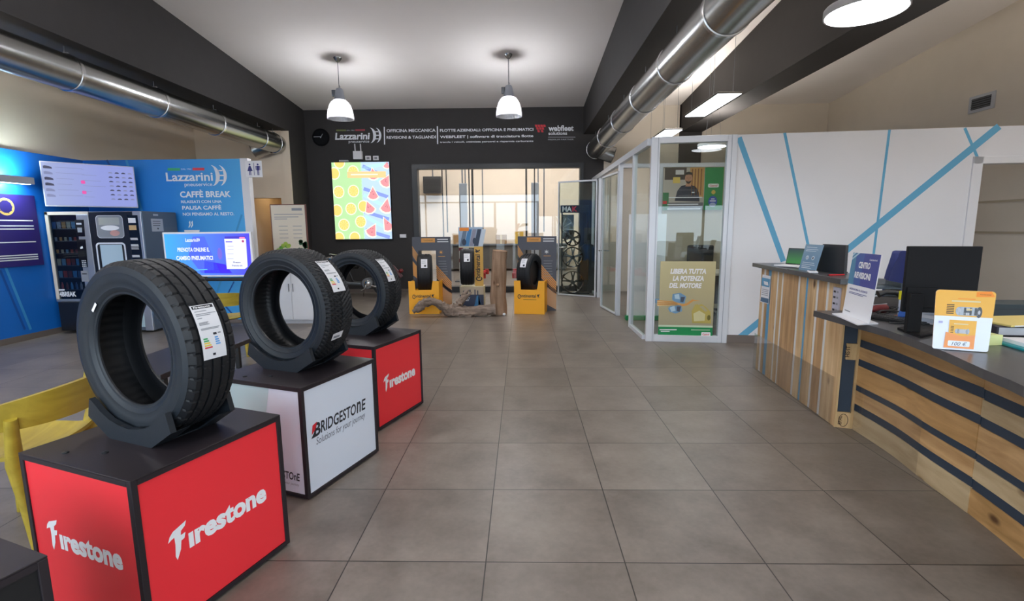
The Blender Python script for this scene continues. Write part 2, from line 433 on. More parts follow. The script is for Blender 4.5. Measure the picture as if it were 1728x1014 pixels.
m = MB(); m.box(XL, XL+.045, 1.0, 7.55, 0, .08, mat('baseboard_tile')); struct('baseboard_left', m)
m = MB(); m.box(XL, -4.205, 7.55, 7.63, 0, 2.485, BLUEW); wp = struct('wall_coffee', m)
m = MB(); m.box(-4.205, -4.09, 7.54, 7.64, 0, 2.49, WHITE); struct('trim_4', m)
m = MB(); m.box(XL+.04, -4.205, 7.53, 7.55, 0, .05, mat('baseboard_tile')); struct('baseboard_coffee', m)
P = Print((0, 7.55, 0), (1, 0, 0), (0, 0, 1))
P.lpx((213, 270), (262, 430), .035, BAND); P.lpx((180, 270), (215, 330), .03, BANDD)
P.lpx((408, 362), (350, 545), .03, BAND); P.up().lpx((340, 470), (408, 548), .025, BANDD); P.lpx((395, 475), (352, 560), .02, BANDD)
P.build('band', wp)
P = Print((XL+.04, 0, 0), (0, 1, 0), (0, 0, 1))
P.lpx((5, 440), (52, 556), .035, BAND); P.lpx((0, 455), (42, 556), .03, BANDD); P.build('band', wl)
# right wall
m = MB(); m.box(XR, XR+.2, YF, YB+.1, 0, 5.2, BEIGER); struct('wall_right', m)
# white partition with blue ribbons (turned seven degrees from the tile grid)
PA = Vector((1.587, 6.178, 0)); PBv = Vector((2.504, 6.067, 0)); DW = (PBv-PA).normalized(); NW = Vector((DW.y, -DW.x, 0))
ANG = math.atan2(DW.y, DW.x); MW = Matrix.Translation(PA) @ Matrix.Rotation(ANG, 4, 'Z')   # local x along the wall, local -y faces the camera
LP = (PBv-PA).length; HP = 2.487; DOOR0 = (Vector((5.10, 5.753, 0))-PA).dot(DW)
m = MB()
m.box(LP+.02, DOOR0-.03, 0, .1, .1, HP, WHITE, MW); m.box(DOOR0-.03, DOOR0+2.2, 0, .1, 2.17, HP, WHITE, MW)
wpn = struct('wall_partition', m)
m = MB(); m.box(LP+.02, DOOR0-.08, -.012, .1, 0, .1, mat('baseboard_tile'), MW); struct('baseboard_partition', m)
m = MB(); m.box(DOOR0-.1, DOOR0, -.015, .115, 0, 2.17, WHITE, MW, .004); m.box(DOOR0-.1, DOOR0+2.2, -.015, .115, 2.09, 2.17, WHITE, MW, .004)
m.box(DOOR0, DOOR0+.02, .02, .08, 0, 2.09, mat('dark_reveal', '4a4560', .5), MW); struct('door_1', m)
P = Print(PA, DW, (0, 0, 1))
RB = mat('blue_ribbon', '5aa3c8', .5)
for a, b, w in (((1247, 232), (1322, 441), .062), ((1324, 224), (1366, 425), .032), ((1501, 219), (1474, 430), .028), ((1628, 216), (1650, 267), .03), ((1246, 570), (1283, 540), .06)):
    P.lpx(a, b, w, RB)
P.up().lpx((1686, 213), (1425, 425), .075, RB); P.lpx((1425, 425), (1240, 577), .075, RB)
P.build('ribbon', wpn)
# the shop front behind the camera: glazing and entrance through which daylight comes
m = MB()
m.box(XL-.2, XR+.2, YF-.2, YF, 3.0, 5.3, BEIGE); m.box(XL-.2, -6.2, YF-.2, YF, 0, 3, BEIGE); m.box(6.1, XR+.2, YF-.2, YF, 0, 3, BEIGE)
m.box(.78, 6.1, YF-.2, YF-.02, 1.95, 3.0, BEIGE); m.box(2.96, 6.1, YF-.2, YF-.02, 0, .5, BEIGE)  # unseen panels shaped to cut window reflections in the office pane
struct('wall_front', m)
m = MB()
for x in (-6.2, -4.5, -2.9, 1.4, 2.9, 4.5, 6.04): m.box(x, x+.06, YF-.12, YF-.04, 0, 3, FR)
m.box(-6.2, 6.1, YF-.12, YF-.04, 2.94, 3, FR); m.box(-6.2, -1.25, YF-.12, YF-.04, 0, .25, FR); m.box(.75, 6.1, YF-.12, YF-.04, 0, .25, FR); m.box(-6.2, 6.1, YF-.12, YF-.04, 2.58, 2.64, FR)
for x in (-1.3, -.31, .68): m.box(x, x+.1, YF-.13, YF-.03, 0, 2.6, FR)
struct('window_2', m)
m = MB(); m.box(-60, 60, -40, YF-.2, -.25, -.02, mat('asphalt', '9a9a98', .9)); struct('ground_outside', m)
# workshop behind the big window
m = MB(); m.box(-6, 5, 17.4, 17.6, 0, 5.2, BEIGE); m.box(-6.1, -5.9, YB+.2, 17.6, 0, 5.2, BEIGE); m.box(4.9, 5.1, YB+.2, 17.6, 0, 5.2, BEIGE); struct('wall_workshop', m)
m = MB(); m.box(-6, 5, YB+.1, 17.6, 5.0, 5.1, CEIL); struct('ceiling_workshop', m)
# ================================================================== LAMPS
EM_W = mat('lamp_diffuser', 'f4f6ff', emit=9.)
EM_U = mat('lamp_added_uplight', 'fff6ec', emit=8.)  # glowing top face added to the panel lamps to brighten the ceiling
EM_V = mat('disc_added_uplight', 'fff6ec', emit=64.)  # strong uplight added on the discs for the ceiling and upper walls
EM_B = mat('lamp_bulb', 'eef0ff', emit=25.)
RIB = bpy.data.materials.new('ribbed_shade_glass'); RIB.use_nodes = True
_n = RIB.node_tree.nodes; _l = RIB.node_tree.links; _n.clear()
_o = _n.new('ShaderNodeOutputMaterial'); _t = _n.new('ShaderNodeBsdfTransparent'); _s = _n.new('ShaderNodeBsdfTranslucent'); _g = _n.new('ShaderNodeBsdfGlossy'); _a = _n.new('ShaderNodeMixShader'); _b = _n.new('ShaderNodeMixShader')
_t.inputs[0].default_value = (.9, .92, .95, 1); _s.inputs[0].default_value = (.9, .92, .98, 1); _g.inputs['Roughness'].default_value = .15
_a.inputs[0].default_value = .10; _b.inputs[0].default_value = .12
_l.new(_t.outputs[0], _a.inputs[1]); _l.new(_s.outputs[0], _a.inputs[2]); _l.new(_a.outputs[0], _b.inputs[1]); _l.new(_g.outputs[0], _b.inputs[2]); _l.new(_b.outputs[0], _o.inputs[0])
def pendant(x, y, label):
    zt = zc(y); t = thing('pendant_lamp', label, 'lamp', (x, y, zt), 0, 'industrial pendant lamps')
    m = MB(); m.lathe([(.001, -.06), (.03, -.055), (.065, -.012), (.07, .01)], 24, STEEL); m.build('canopy', t, smooth=40)
    m = MB(); m.cyl((0, 0, -.05), (0, 0, -.47), .006, n=8, m=GREYM); m.tube([(0, 0, -.42), (.02, 0, -.45), (0, 0, -.48), (-.02, 0, -.45), (0, 0, -.42)], .004, 6, GREYM); m.build('cable', t, smooth=40)
    m = MB(); m.lathe([(.001, -.47), (.045, -.475), (.06, -.5), (.085, -.62), (.095, -.66), (.001, -.665)], 24, mat('pendant_housing', '9aa0aa', .35, .7)); m.box(-.12, -.06, -.03, .03, -.6, -.5, GREYM, None, .006); m.build('housing', t, smooth=40)
    m = MB(); pr_ = [(.09, -.655), (.13, -.68), (.17, -.74), (.197, -.82), (.21, -.9), (.216, -.955), (.207, -.955), (.2, -.9), (.187, -.82), (.16, -.745), (.12, -.69), (.085, -.66)]
    m.lathe(pr_, 72, RIB, disp=lambda j, k: .004*(k % 2)); m.build('shade', t, smooth=25)
    m = MB(); m.sphere((0, 0, -.8), .06, EM_B, 16, 1.3); m.build('bulb', t, smooth=60)
    l = bpy.data.lights.new('pendant_light', 'POINT'); l.energy = 150; l.shadow_soft_size = .085; l.color = (1, .97, .95)
    o = bpy.data.objects.new('pendant_light', l); COL.objects.link(o); o.location = (x, y, zt-.8)
    return t
pendant(-3.0, 8.53, 'glowing ribbed pendant lamp above the fruit screen, left of the pair')
pendant(-.205, 8.5, 'glowing ribbed pendant lamp above the glazed opening, right of the pair')
for _x, _y in ((-3.0, 4.2), (-.205, 4.2), (-3.0, .4), (-.205, .4)):  # extra pendants out of view, added as overhead fill light
    pendant(_x, _y, 'added unseen ribbed pendant lamp of the %s row, %s side, above the view' % ('middle' if _y > 1 else 'front', 'left' if _x < -1 else 'right'))
def panel_lamp(x, y, label):
    t = thing('panel_lamp', label, 'lamp', (x, y, 3.0), 0, 'suspended flat panel lamps')
    m = MB(); m.box(-.15, .15, -.62, .62, 0, .025, STEEL, None, .004); m.build('frame', t)
    m = MB(); m.box(-.138, .138, -.608, .608, -.003, 0, EM_W); m.build('diffuser', t)
    m = MB(); m.box(-.138, .138, -.608, .608, .0245, .027, EM_U); m.build('added_uplight', t)
    for sx, sy in ((-.12, -.4), (.12, -.4), (-.12, .4), (.12, .4)):
        m = MB(); m.cyl((sx, sy, .02), (sx, sy, zc(y+sy)-3.0), .0022, n=6, m=GREYM); m.build('wire', t)
panel_lamp(2.50, 6.9, 'bright rectangular panel lamp hung beside the metal duct, nearer of two')
panel_lamp(2.50, 9.12, 'bright rectangular panel lamp above the glass office, farther of two')
def round_lamp(x, y, z, label, s=1.):
    t = thing('round_lamp', label, 'lamp', (x, y, z), 0, 'round disc lamps')
    t.scale = (s, s, 1)
    m = MB(); m.lathe([(.27, .06), (.3, .06), (.31, .05), (.31, .0), (.298, 0)], 64, PRWHITE); m.build('rim', t, smooth=40)
    m = MB(); m.lathe([(.298, .002), (.25, -.002), (.001, -.004)], 64, EM_W); m.build('diffuser', t, smooth=40)
    m = MB(); m.lathe([(.27, .058), (.2, .06), (.001, .06)], 48, EM_V); m.build('added_uplight', t, smooth=40)
    for a in (0, 2.1, 4.2):
        m = MB(); m.cyl((.2*math.cos(a), .2*math.sin(a), .05), (.05*math.cos(a), .05*math.sin(a), max(.5, zc(y)-z)), .002, n=6, m=GREYM); m.build('wire', t)
round_lamp(2.575, 4.03, 3.0, 'large bright disc lamp hanging at the top edge of the view', .88)
round_lamp(-5.8, 4.2, 3.0, 'added unseen disc lamp over the coffee corner, farther of two'); round_lamp(-5.8, 1.2, 3.0, 'added unseen disc lamp over the coffee corner, nearer of two'); round_lamp(5.2, .8, 3.0, 'added unseen disc lamp over the staff side by the shop front')  # unseen discs added to brighten the left and right beige walls
round_lamp(2.70, 1.2, 3.0, 'added unseen disc lamp over the near end of the low counter')  # extra disc outside the view, added for overhead fill
round_lamp(5.2, 4.0, 3.0, 'added unseen disc lamp over the staff side behind the counters')  # another unseen disc, added to lighten the right bay
round_lamp(3.37, 9.15, 2.82, 'small-looking bright disc lamp seen just over the glass office frame', .78)

# ================================================================== DUCTS
def duct(x, z, y1, rings, side, label):
    t = thing('air_duct', label, 'duct', (x, 0, z))
    r = .188
    m = MB(); m.cyl((0, YF+.1, 0), (0, y1, 0), r, n=48, m=STEEL, caps=False); m.lathe([(r, 0), (r-.02, .03), (.001, .04)], 48, STEEL, Matrix.Translation((0, y1, 0)) @ Matrix.Rotation(-PI/2, 4, 'X')); m.build('pipe', t, smooth=50)
    for y in rings:
        m = MB(); m.lathe([(r, -.022), (r+.009, -.018), (r+.009, .018), (r, .022)], 48, mat('duct_collar', 'c9cacb', .22, 1.), Matrix.Translation((0, y, 0)) @ Matrix.Rotation(-PI/2, 4, 'X')); m.build('collar', t, smooth=30)
        m = MB(); m.cyl((0, y, r), (0, y, 3.43-z), .005, n=8, m=GREYM); m.box(-.04, .04, y-.012, y+.012, r-.002, r+.02, GREYM); m.build('hanger', t)
    M_ = Matrix.Translation((0, y1-.20, -.02)) @ Matrix.Rotation(side*PI/2*1.2, 4, 'Y')
    m = MB(); m.lathe([(.165, .08), (.165, .36), (.172, .37), (.165, .38), (.155, .378), (.15, .25), (.001, .24)], 40, STEEL, M_); m.build('outlet', t, smooth=40)
ringsL = [atX(x, y, -4.93).y for x, y in ((112, 115), (262, 170), (362, 205), (436, 232))]
duct(-4.93, 3.135, 10.25, [ringsL[0]-1.3]+ringsL+[10.1], -1, 'round galvanised air duct running under the left black beam')
ringsR = [atX(x, y, 1.555).y for x, y in ((1227, 22), (1140, 110), (1088, 163), (1052, 200), (1026, 222))]
duct(1.555, 3.045, 10.9, [ringsR[0]-1.2]+ringsR+[10.8], 1, 'round galvanised air duct running under the right black beam')

# ================================================================== DISPLAY CUBES AND TYRES
RZ = -.342
Aa = Vector((math.sin(-RZ), math.cos(RZ), 0)); Bb = Vector((-math.cos(RZ), math.sin(-RZ), 0))
CUB = .622
FRAMEB = mat('cube_frame', '221b20', .5)
TOPB = mat('cube_top', '262024', .42, noise=.08)
REDP = mat('cube_red_panel', 'f0333c', .35)
WHP = mat('cube_white_panel', 'dfe6f2', .35)
def gl_F(P, x, y, h, m):
    """the initial with its flag-like arm"""
    q = [(-.02, .62), (.05, .80), (.17, .92), (.34, .97), (.62, 1.06), (.56, .90), (.42, .80), (.40, .66), (.56, .68), (.51, .50), (.40, .47), (.36, .20), (.22, -.10), (.17, .05), (.20, .45), (.19, .70), (.10, .68)]
    M_ = [(x+a*h, y+b*h) for a, b in q]
    # triangulate by fan pieces
    for tri in ((0, 1, 16), (1, 2, 15, 16), (2, 3, 6, 15), (3, 4, 5, 6), (6, 7, 14, 15), (7, 8, 9, 10), (7, 10, 14), (10, 11, 13, 14), (11, 12, 13)):
        P.poly([M_[i] for i in tri], m)
def fire_text(P, x, y, w, m, s=0):
    h = w*.26
    gl_F(P, x, y, h*1.02, m)
    P.text('ırestone', x+.17*w, y+.03*h, w*.83, h*.70, m, .045, .0)
def cube(F, kind, label):
    c = Vector(F)+(Aa+Bb)*CUB/2
    t = thing('display_cube', label, 'display stand', (c.x, c.y, 0), RZ, 'tyre display cubes')
    h = CUB/2; e = .022
    m = MB()
    for sx in (-1, 1):
        for sy in (-1, 1): m.box(sx*h-(e if sx > 0 else 0), sx*h+(e if sx < 0 else 0), sy*h-(e if sy > 0 else 0), sy*h+(e if sy < 0 else 0), .01, CUB-.004, FRAMEB, None, .002)
    for s in (-1, 1):
        for z in (.01, CUB-e):
            a, b = (h-e, h) if s > 0 else (-h, -h+e)
            m.box(-h+e, h-e, a, b, z, z+e-.004, FRAMEB); m.box(a, b, -h+e, h-e, z, z+e-.004, FRAMEB)
    m.build('frame', t)
    m = MB(); m.box(-h, h, -h, h, CUB-.004, CUB+.002, TOPB, None, .0015); m.build('top', t)
    for q in ((-h+.05, -h+.05), (-h+.19, -h+.1), (-h+.06, h-.06)):
        m = MB(); m.lathe([(.011, 0), (.011, .004), (.001, .006)], 14, BLACKP, Matrix.Translation((q[0]+.12, q[1]+.01, CUB+.002))); m.build('cable_plug', t)
    pm = {'red': REDP, 'white': WHP, 'black': BLACKP}[kind]
    for k, (X, O) in enumerate((((1, 0, 0), (-h, -h, 0)), ((0, 1, 0), (h, -h, 0)), ((-1, 0, 0), (h, h, 0)), ((0, -1, 0), (-h, h, 0)))):
        m = MB(); X = Vector(X); N = X.cross(Vector((0, 0, 1))); O = Vector(O)
        a = O-N*.006
        p0 = a+X*e+Vector((0, 0, .03)); p1 = a+X*(CUB-e)+Vector((0, 0, CUB-e))
        lo = [min(p0[i], p1[i], (p0-N*.008)[i]) for i in range(3)]; hi = [max(p0[i], p1[i], (p0-N*.008)[i]) for i in range(3)]
        m.box(lo[0], hi[0], lo[1], hi[1], lo[2], hi[2], pm); pn = m.build('panel', t)
        if kind == 'black': continue
        P = Print(O-N*.006, X, (0, 0, 1), .0008)
        if kind == 'red':
            fire_text(P, .10 if k == 0 else .10, .27, .42, PRWHITE)
        else:
            if k == 0:
                G1 = mat('pale_print', 'c9d3e0', .4)
                P.poly([(.06, .60), (.03, .45), (.0222, .2), (.0222, .60)], G1); P.poly([(.0222, .60), (.40, .60), (.34, .33), (.0222, .47)], mat('pale_teal_print', 'bcd3d6', .4))
                P.up(); P.text('BRIDGESTOnE', .31, .10, .26, .045, INK, .02, .15); P.text('Solutions for your journey', .36, .065, .2, .022, GREY, 0, .2)
            if k == 1:
                P.text('B', .075, .325, .052, .075, INK, .03, .15); P.text('RIDGESTO', .128, .33, .30, .068, INK, .02, .15); P.text('n', .433, .33, .04, .068, INK, .02, .15); P.text('E', .479, .33, .042, .068, INK, .02, .15)
                P.up(); P.poly([(.07, .395), (.105, .405), (.087, .365), (.06, .345)], RED); P.poly([(.055, .325), (.09, .366), (.075, .325)], INK)
                P.build('lettering', pn, world=False); P = Print(O-N*.006, X, (0, 0, 1), .0008); P.text('Solutions for your journey', .09, .265, .42, .052, mat('grey_lettering', '4b5260', .5), -.002, .22)
        P.build('lettering', pn, world=False).matrix_local = Matrix.Identity(4)
    return t
c1 = cube((-1.28, 1.485, 0), 'red', 'nearest red panelled display cube in a black frame carrying the closest tyre')
c2 = cube((-1.142, 2.432, 0), 'white', 'white panelled display cube in a black frame, middle of the row')
c3 = cube((-1.028, 3.325, 0), 'red', 'red panelled display cube farthest back in the row, partly behind the white one')
Rc = Vector((-1.2, 1.12, 0))
cube(Rc-Aa*CUB, 'black', 'dark display cube cut off at the lower left corner of the view')

RUB = mat('tyre_rubber', '0d1015', .6, noise=.12, nscale=25, bump=.03, bscale=120)
RUBS = mat('tyre_sidewall_rubber', '181f26', .5, noise=.12, nscale=14, bump=.03, bscale=60)
RUBI = mat('tyre_inner_liner', '15171b', .45)
HOLD = mat('cradle_plastic', '1a2027', .5, bump=.05, bscale=150)
def tyre(R, Rr, w, style, N=360):
    """returns (tread+sidewall mesh, liner mesh) about the local Y axis"""
    h = w/2
    side = [(Rr, -.40*w), (Rr+.004, -.425*w), (Rr+.012, -.43*w), (Rr+.016, -.445*w), (Rr+.03, -.468*w), (Rr+.034, -.466*w), (Rr+.05, -.485*w), ((Rr+R)/2, -.5*w), (R-.05, -.492*w), (R-.046, -.496*w), (R-.036, -.485*w), (R-.022, -.468*w)]
    g = {'summer': (-.27, -.09, .09, .27), 'winter': (0.,), 'plain': (-.2, 0, .2)}[style]
    ys = []
    nb = 26 if style != 'plain' else 12
    base = [-.44+.88*k/nb for k in range(nb+1)]
    cols = []
    for b in base:
        if all(abs(b-q) > .028 for q in g): cols.append((b, 0))
    gw = .018 if style != 'winter' else .008
    for q in g: cols += [(q-gw-.003, 0), (q-gw, 1), (q+gw, 1), (q+gw+.003, 0)]
    cols.sort()
    def rr(b): return R-.0055*(abs(b)/.44)**2-(.012 if abs(b) > .425 else .004 if abs(b) > .39 else 0)
    tread = [(rr(b)-(.007 if d else 0), b*w) for b, d in cols]
    prof = side+tread+[(r, -y) for r, y in reversed(side)]
    n0 = len(side); n1 = n0+len(tread)
    def disp(j, k):
        if not (n0 <= j < n1): return 0
        b = cols[j-n0][0]
        if style == 'summer':
            if abs(b) > .29: return .0055 if (k+int(abs(b)*8)) % 8 == 0 else 0
            if .11 < abs(b) < .26: return .003 if (k+int(abs(b)*20)) % 8 == 3 else 0
            return 0
        if style == 'winter':
            ph = k+abs(b)*40
            return .006 if ph % 6 < 1.8 else 0
        return 0
    M_ = Matrix.Rotation(-PI/2, 4, 'X')
    body = MB()
    body.lathe(prof[:n0], N, RUBS, M_); body.lathe(prof[n0-1:n1+1], N, RUB, M_, disp=lambda j, k: disp(j+n0-1, k)); body.lathe(prof[n1:], N, RUBS, M_)
    lin_ = MB(); s2 = N//2
    inner = [(Rr, -.40*w), (Rr-.001, -.37*w), (Rr+.012, -.375*w), (Rr+.05, -.44*w), ((Rr+R)/2, -.455*w), (R-.04, -.43*w), (R-.022, -.36*w), (R-.016, -.15*w), (R-.016, .15*w), (R-.022, .36*w), (R-.04, .43*w), ((Rr+R)/2, .455*w), (Rr+.05, .44*w), (Rr+.012, .375*w), (Rr-.001, .37*w), (Rr, .40*w)]
    lin_.lathe(inner, N, RUBI, M_, disp=lambda j, k: .0012 if 6 <= j <= 9 and k % 6 < 3 else 0)
    return body, lin_
CHIP = [mat('label_green', '35a860', .5), mat('label_yellow', 'f0d040', .5), mat('label_red', 'd84040', .5), mat('label_blue', '5aa0e0', .5)]
def tyre_label(root, R, w, th0, th1, y0, y1, brand):
    """a paper label curving over the tread; th in degrees, top = th0"""
    L_ = R*math.radians(th0-th1); Wd = (y1-y0)*w
    def fn(u, v, h):
        a = math.radians(th1)+v/R; rr = R+.001+h*1.5
        return Vector((rr*math.cos(a), y0*w+u, rr*math.sin(a)))
    P = Print((0, 0, 0), (1, 0, 0), (0, 1, 0), .0006, fn, .0006)
    n = 14
    for k in range(n): P.rect(0, L_*k/n, Wd, L_*(k+1)/n, PAPER)
    P.up()
    P.rect(Wd*.06, L_*.925, Wd*.94, L_*.985, INK)
    for k, (yy, ww) in enumerate(((.87, .5), (.82, .85), (.79, .6), (.74, .2), (.66, .4), (.64, .35), (.62, .42), (.55, .8), (.53, .75))): P.rect(Wd*.1, L_*yy, Wd*(.1+ww), L_*(yy+.012), GREY)
    for k in range(5): P.rect(Wd*.1, L_*(.36-.04*k), Wd*(.28+.035*k), L_*(.385-.04*k), CHIP[(0, 0, 1, 1, 2)[k]])
    for k in range(4): P.rect(Wd*.58, L_*(.36-.04*k), Wd*(.72+.02*k), L_*(.385-.04*k), CHIP[3])
    P.rect(Wd*.55, L_*.42, Wd*.7, L_*.46, INK); P.rect(Wd*.75, L_*.43, Wd*.88, L_*.455, GREY); P.rect(Wd*.4, L_*.06, Wd*.52, L_*.1, INK)
    P.up(); P.text(brand, Wd*.12, L_*.935, Wd*.7, L_*.04, PRWHITE, .03)
    return P.build('paper_label', root, False)
def cradle(x, y, rz, R, w, label):
    t = thing('tyre_cradle', label, 'tyre stand', (x, y, CUB+.002), rz, 'black tyre cradles')
    zc_ = R+.004; ri = R-.052
    for s in (-1, 1):
        pts = [(-.125, 0), (.125, 0), (.245, .075), (.225, .15)]
        a0 = math.asin(.205/ri)
        for k in range(9):
            a = a0-2*a0*k/8; pts.append((ri*math.sin(a), zc_-ri*math.cos(a)))
        pts += [(-.225, .15), (-.245, .075)]
        m = MB(); y0 = s*(w/2+.008); m.prism(pts, min(y0, y0+s*.022), max(y0, y0+s*.022), HOLD); m.build('cheek', t)
    m = MB(); m.box(-.12, .12, -w/2-.008, w/2+.008, 0, .004, HOLD)
    for s in (-1, 1): m.prism([(.125*s, 0), (.245*s, .075), (.236*s, .075), (.118*s, .004)], -w/2-.008, -w/2*.55, HOLD); m.prism([(.125*s, 0), (.245*s, .075), (.236*s, .075), (.118*s, .004)], w/2*.55, w/2+.008, HOLD)
    m.build('saddle', t)
    return t
def show_tyre(x, y, rz, R, Rr, w, style, label, lab, brand, cl):
    cradle(x, y, rz, R, w, cl)
    t = thing('tyre', label, 'tyre', (x, y, CUB+.002+R+.006), rz, 'tyres on the display cubes')
    b, l = tyre(R, Rr, w, style, 480 if style == 'winter' else 360)
    b.build('tread_and_sidewall', t, smooth=22); l.build('inner_liner', t, smooth=40)
    tyre_label(t, R, w, *lab, brand)
    return t
t1 = show_tyre(-1.464, 1.90, -.362, .347, .216, .205, 'summer', 'large black tyre with straight grooves nearest the camera, on the front red cube', (31.5, -2.5, -.26, .19), 'Firestone', 'black folded cradle holding the nearest tyre on the front red cube')
# small white chip label on the bead
P = Print((0, -.205*.47, 0), (1, 0, 0), (0, 0, 1), .002)
a = math.radians(138); c0 = Vector((math.cos(a), math.sin(a)))*.24; d0 = Vector((-math.sin(a), math.cos(a)))
P.line(tuple(c0-d0*.022), tuple(c0+d0*.022), .012, PRWHITE); P.build('bead_sticker', t1, False)
t2 = show_tyre(-1.352, 2.893, -.348, .346, .225, .24, 'winter', 'black winter tyre with arrow shaped tread, on the white cube', (52.5, 17.5, -.2, .22), 'Bridgestone', 'black folded cradle holding the winter tyre on the white cube')
def fn2(u, v, h):
    a = math.radians(-30)+v/.346; return Vector(((.347+h)*math.cos(a), -.12*.24+u, (.347+h)*math.sin(a)))
P = Print((0, 0, 0), (1, 0, 0), (0, 1, 0), .0006, fn2); P.poly([(-.03, 0), (.05, .01), (.05, .055), (-.03, .045)], PAPER); P.up().rect(-.02, .015, .03, .03, GREY); P.build('size_sticker', t2, False)
t3 = show_tyre(-1.275, 3.862, -.325, .322, .213, .226, 'winter', 'black tyre farthest back of the three on cubes, behind the winter tyre', (51, 15.2, -.35, .07), 'Firestone', 'black folded cradle holding the farthest tyre on the back red cube')
# ================================================================== COFFEE CORNER
SIL = mat('silver_trim', 'b4b6ba', .35, .7); CREAM = mat('cream_trim', 'd8cdbd', .4); VBLK = mat('vending_black', '1a1c22', .3, noise=.05)
VY = 6.8
def vplane(): return Print((0, VY, 0), (1, 0, 0), (0, 0, 1), .001)
vm = thing('snack_machine', 'dark snack vending machine with glass front and silver keypad column, left of pair', 'vending machine', (-6.28, VY+.33, 0))
x0, x1 = -6.58, -5.965
m = MB(); m.box(x0+.06, x1-.02, VY-.05, VY+.66, 0.04, .45, VBLK, None, .012); m.build('base', vm, True)
m = MB()
m.box(x0, x1, VY+.04, VY+.68, .45, 1.70, VBLK, None, .01); m.box(x0, x0+.045, VY, VY+.05, .47, 1.70, CREAM, None, .004); m.box(x0, x1, VY, VY+.05, 1.655, 1.70, CREAM, None, .004); m.box(x0, x1, VY, VY+.05, .45, .485, SIL, None, .004)
m.build('cabinet', vm, True)
m = MB(); m.box(-6.135, x1, VY-.005, VY+.05, .485, 1.66, SIL, None, .004); col = m.build('control_column', vm, True)
P = vplane(); P.h = .007
P.ppx([(127, 371), (142, 371), (144.5, 399), (130, 399)], BLACKG); P.ppx([(130, 404), (145, 404), (149, 451), (135, 451)], BLACKG); P.ppx([(137, 457), (149, 457), (151, 475), (139, 475)], GREY)
P.up()
P.ppx([(129, 376), (138, 376), (138.5, 379), (129.5, 379)], LGREY); P.ppx([(131, 384), (139, 384), (139.5, 392), (132, 392)], GREY)
for r in range(4):
    for c in range(3): P.ppx([(138.5+c*2.6+r*.4, 439+r*3), (140.4+c*2.6+r*.4, 439+r*3), (140.6+c*2.6+r*.4, 441+r*3), (138.7+c*2.6+r*.4, 441+r*3)], LGREY)
P.ppx([(136, 417), (140, 415), (141, 419), (136.5, 420)], PRWHITE); P.ppx([(139, 461), (147, 461), (147.5, 463), (139.5, 463)], INK); P.build('keypad', col)
m = MB(); m.box(x0+.045, -6.135, VY+.012, VY+.02, .485, 1.655, glass_mat('machine_glass', 'c8d0d8', 1.)); m.build('glass_front', vm, True)
P = vplane(); P.h = -.009; P.tpx('4BREAK', (100, 500.5), (127, 492), PRWHITE, .04); P.ppx([(95, 488), (108, 488), (108, 490.5), (95.5, 490.5)], PRWHITE); P.build('lettering', vm)
shz = [.62, .79, .96, 1.13, 1.30, 1.47]
m = MB(); m.box(x0+.05, -6.14, VY+.03, VY+.038, .49, 1.65, BLACKP)
m.build('back_panel', vm, True)
for z in shz:
    m = MB(); m.box(x0+.055, -6.145, VY+.022, VY+.037, z-.012, z, GREYM); m.build('shelf', vm, True)
# the machine is deep: open its front and hang the goods inside
def packet(kind, mm):
    m = MB()
    if kind == 'bottle': m.lathe([(.001, 0), (.017, 0), (.018, .06), (.009, .085), (.008, .1), (.001, .1)], 12, mm)
    elif kind == 'bag': m.prism([(-.026, 0), (.026, 0), (.024, .012), (.028, .09), (-.028, .09), (-.024, .012)], -.006, .006, mm)
    else: m.box(-.017, .017, -.006, .006, 0, .05, mm, None, .002)
    return m.build('snack_'+kind)
PCOL = [mat('pack_'+str(i), c, .35) for i, c in enumerate(('c8503a', 'e0a45c', '58a0d0', '7fb0c8', 'a8acb2', '8a4a40', 'd8c9a8', '4a6a94'))]
names = {'bag': 'snack bag', 'bottle': 'drink bottle', 'bar': 'snack bar'}
ordw = ('bottom', 'second', 'third', 'fourth', 'fifth', 'top')
plan = ['bottle', 'bag', 'bag', 'bar', 'bar', 'bag']; protos = {}
for r, z in enumerate(shz):
    for c in range(6):
        k = plan[r]; ci = (r*3+c*5) % 8
        key = (k, ci)
        if key not in protos: o = packet(k, PCOL[ci]); protos[key] = o
        else: o = protos[key].copy(); COL.objects.link(o)
        o.location = (x0+.09+c*.068, VY+.0295, z+.001)
        o.scale = (1, .5, 1)
        tag(o, 'small %s on the %s shelf of the snack machine' % (names[k], ordw[r]), 'snack', 'snacks on the %s shelf of the machine' % ordw[r])
vc = thing('coffee_machine', 'black hot drinks machine with oval picture window and grey side, right of pair', 'vending machine', (-5.6, VY+.33, 0))
x0, x1 = -5.955, -5.225
SIDEG = mat('machine_side', '5a6470', .45)
m = MB(); m.box(x0, x1, VY+.012, VY+.70, .03, 1.70, SIDEG, None, .008); m.build('body', vc, True)
m = MB(); m.box(x0, x1-.11, VY-.01, VY+.02, .45, 1.695, VBLK, None, .008); m.build('door', vc, True)
m = MB(); m.box(x1-.115, x1, VY-.012, VY+.02, .03, 1.695, SIL, None, .006); cc = m.build('control_column', vc, True)
m = MB(); m.box(x0, x1-.115, VY-.008, VY+.02, .08, .45, mat('pale_panel', 'a9c0c4', .4), None, .006); m.build('lower_panel', vc, True)
P = vplane(); P.h = .0125
a = P.px(214, 366); b = P.px(231, 463); P.poly([P.px(214.5, 363), P.px(233, 363), P.px(245, 462), P.px(229, 462)], BLACKG); P.up()
for y, c in ((368, PRWHITE), (380, mat('amber_display', 'c8a878', .4)), (401, LGREY), (412, LGREY), (417, GREY), (430, LGREY)):
    s_ = (y-363)*.11; hh = 8 if y < 400 else 4
    P.ppx([(216.5+s_, y), (229+s_, y), (230+s_, y+hh), (217.5+s_, y+hh)], c)
P.build('display', cc)
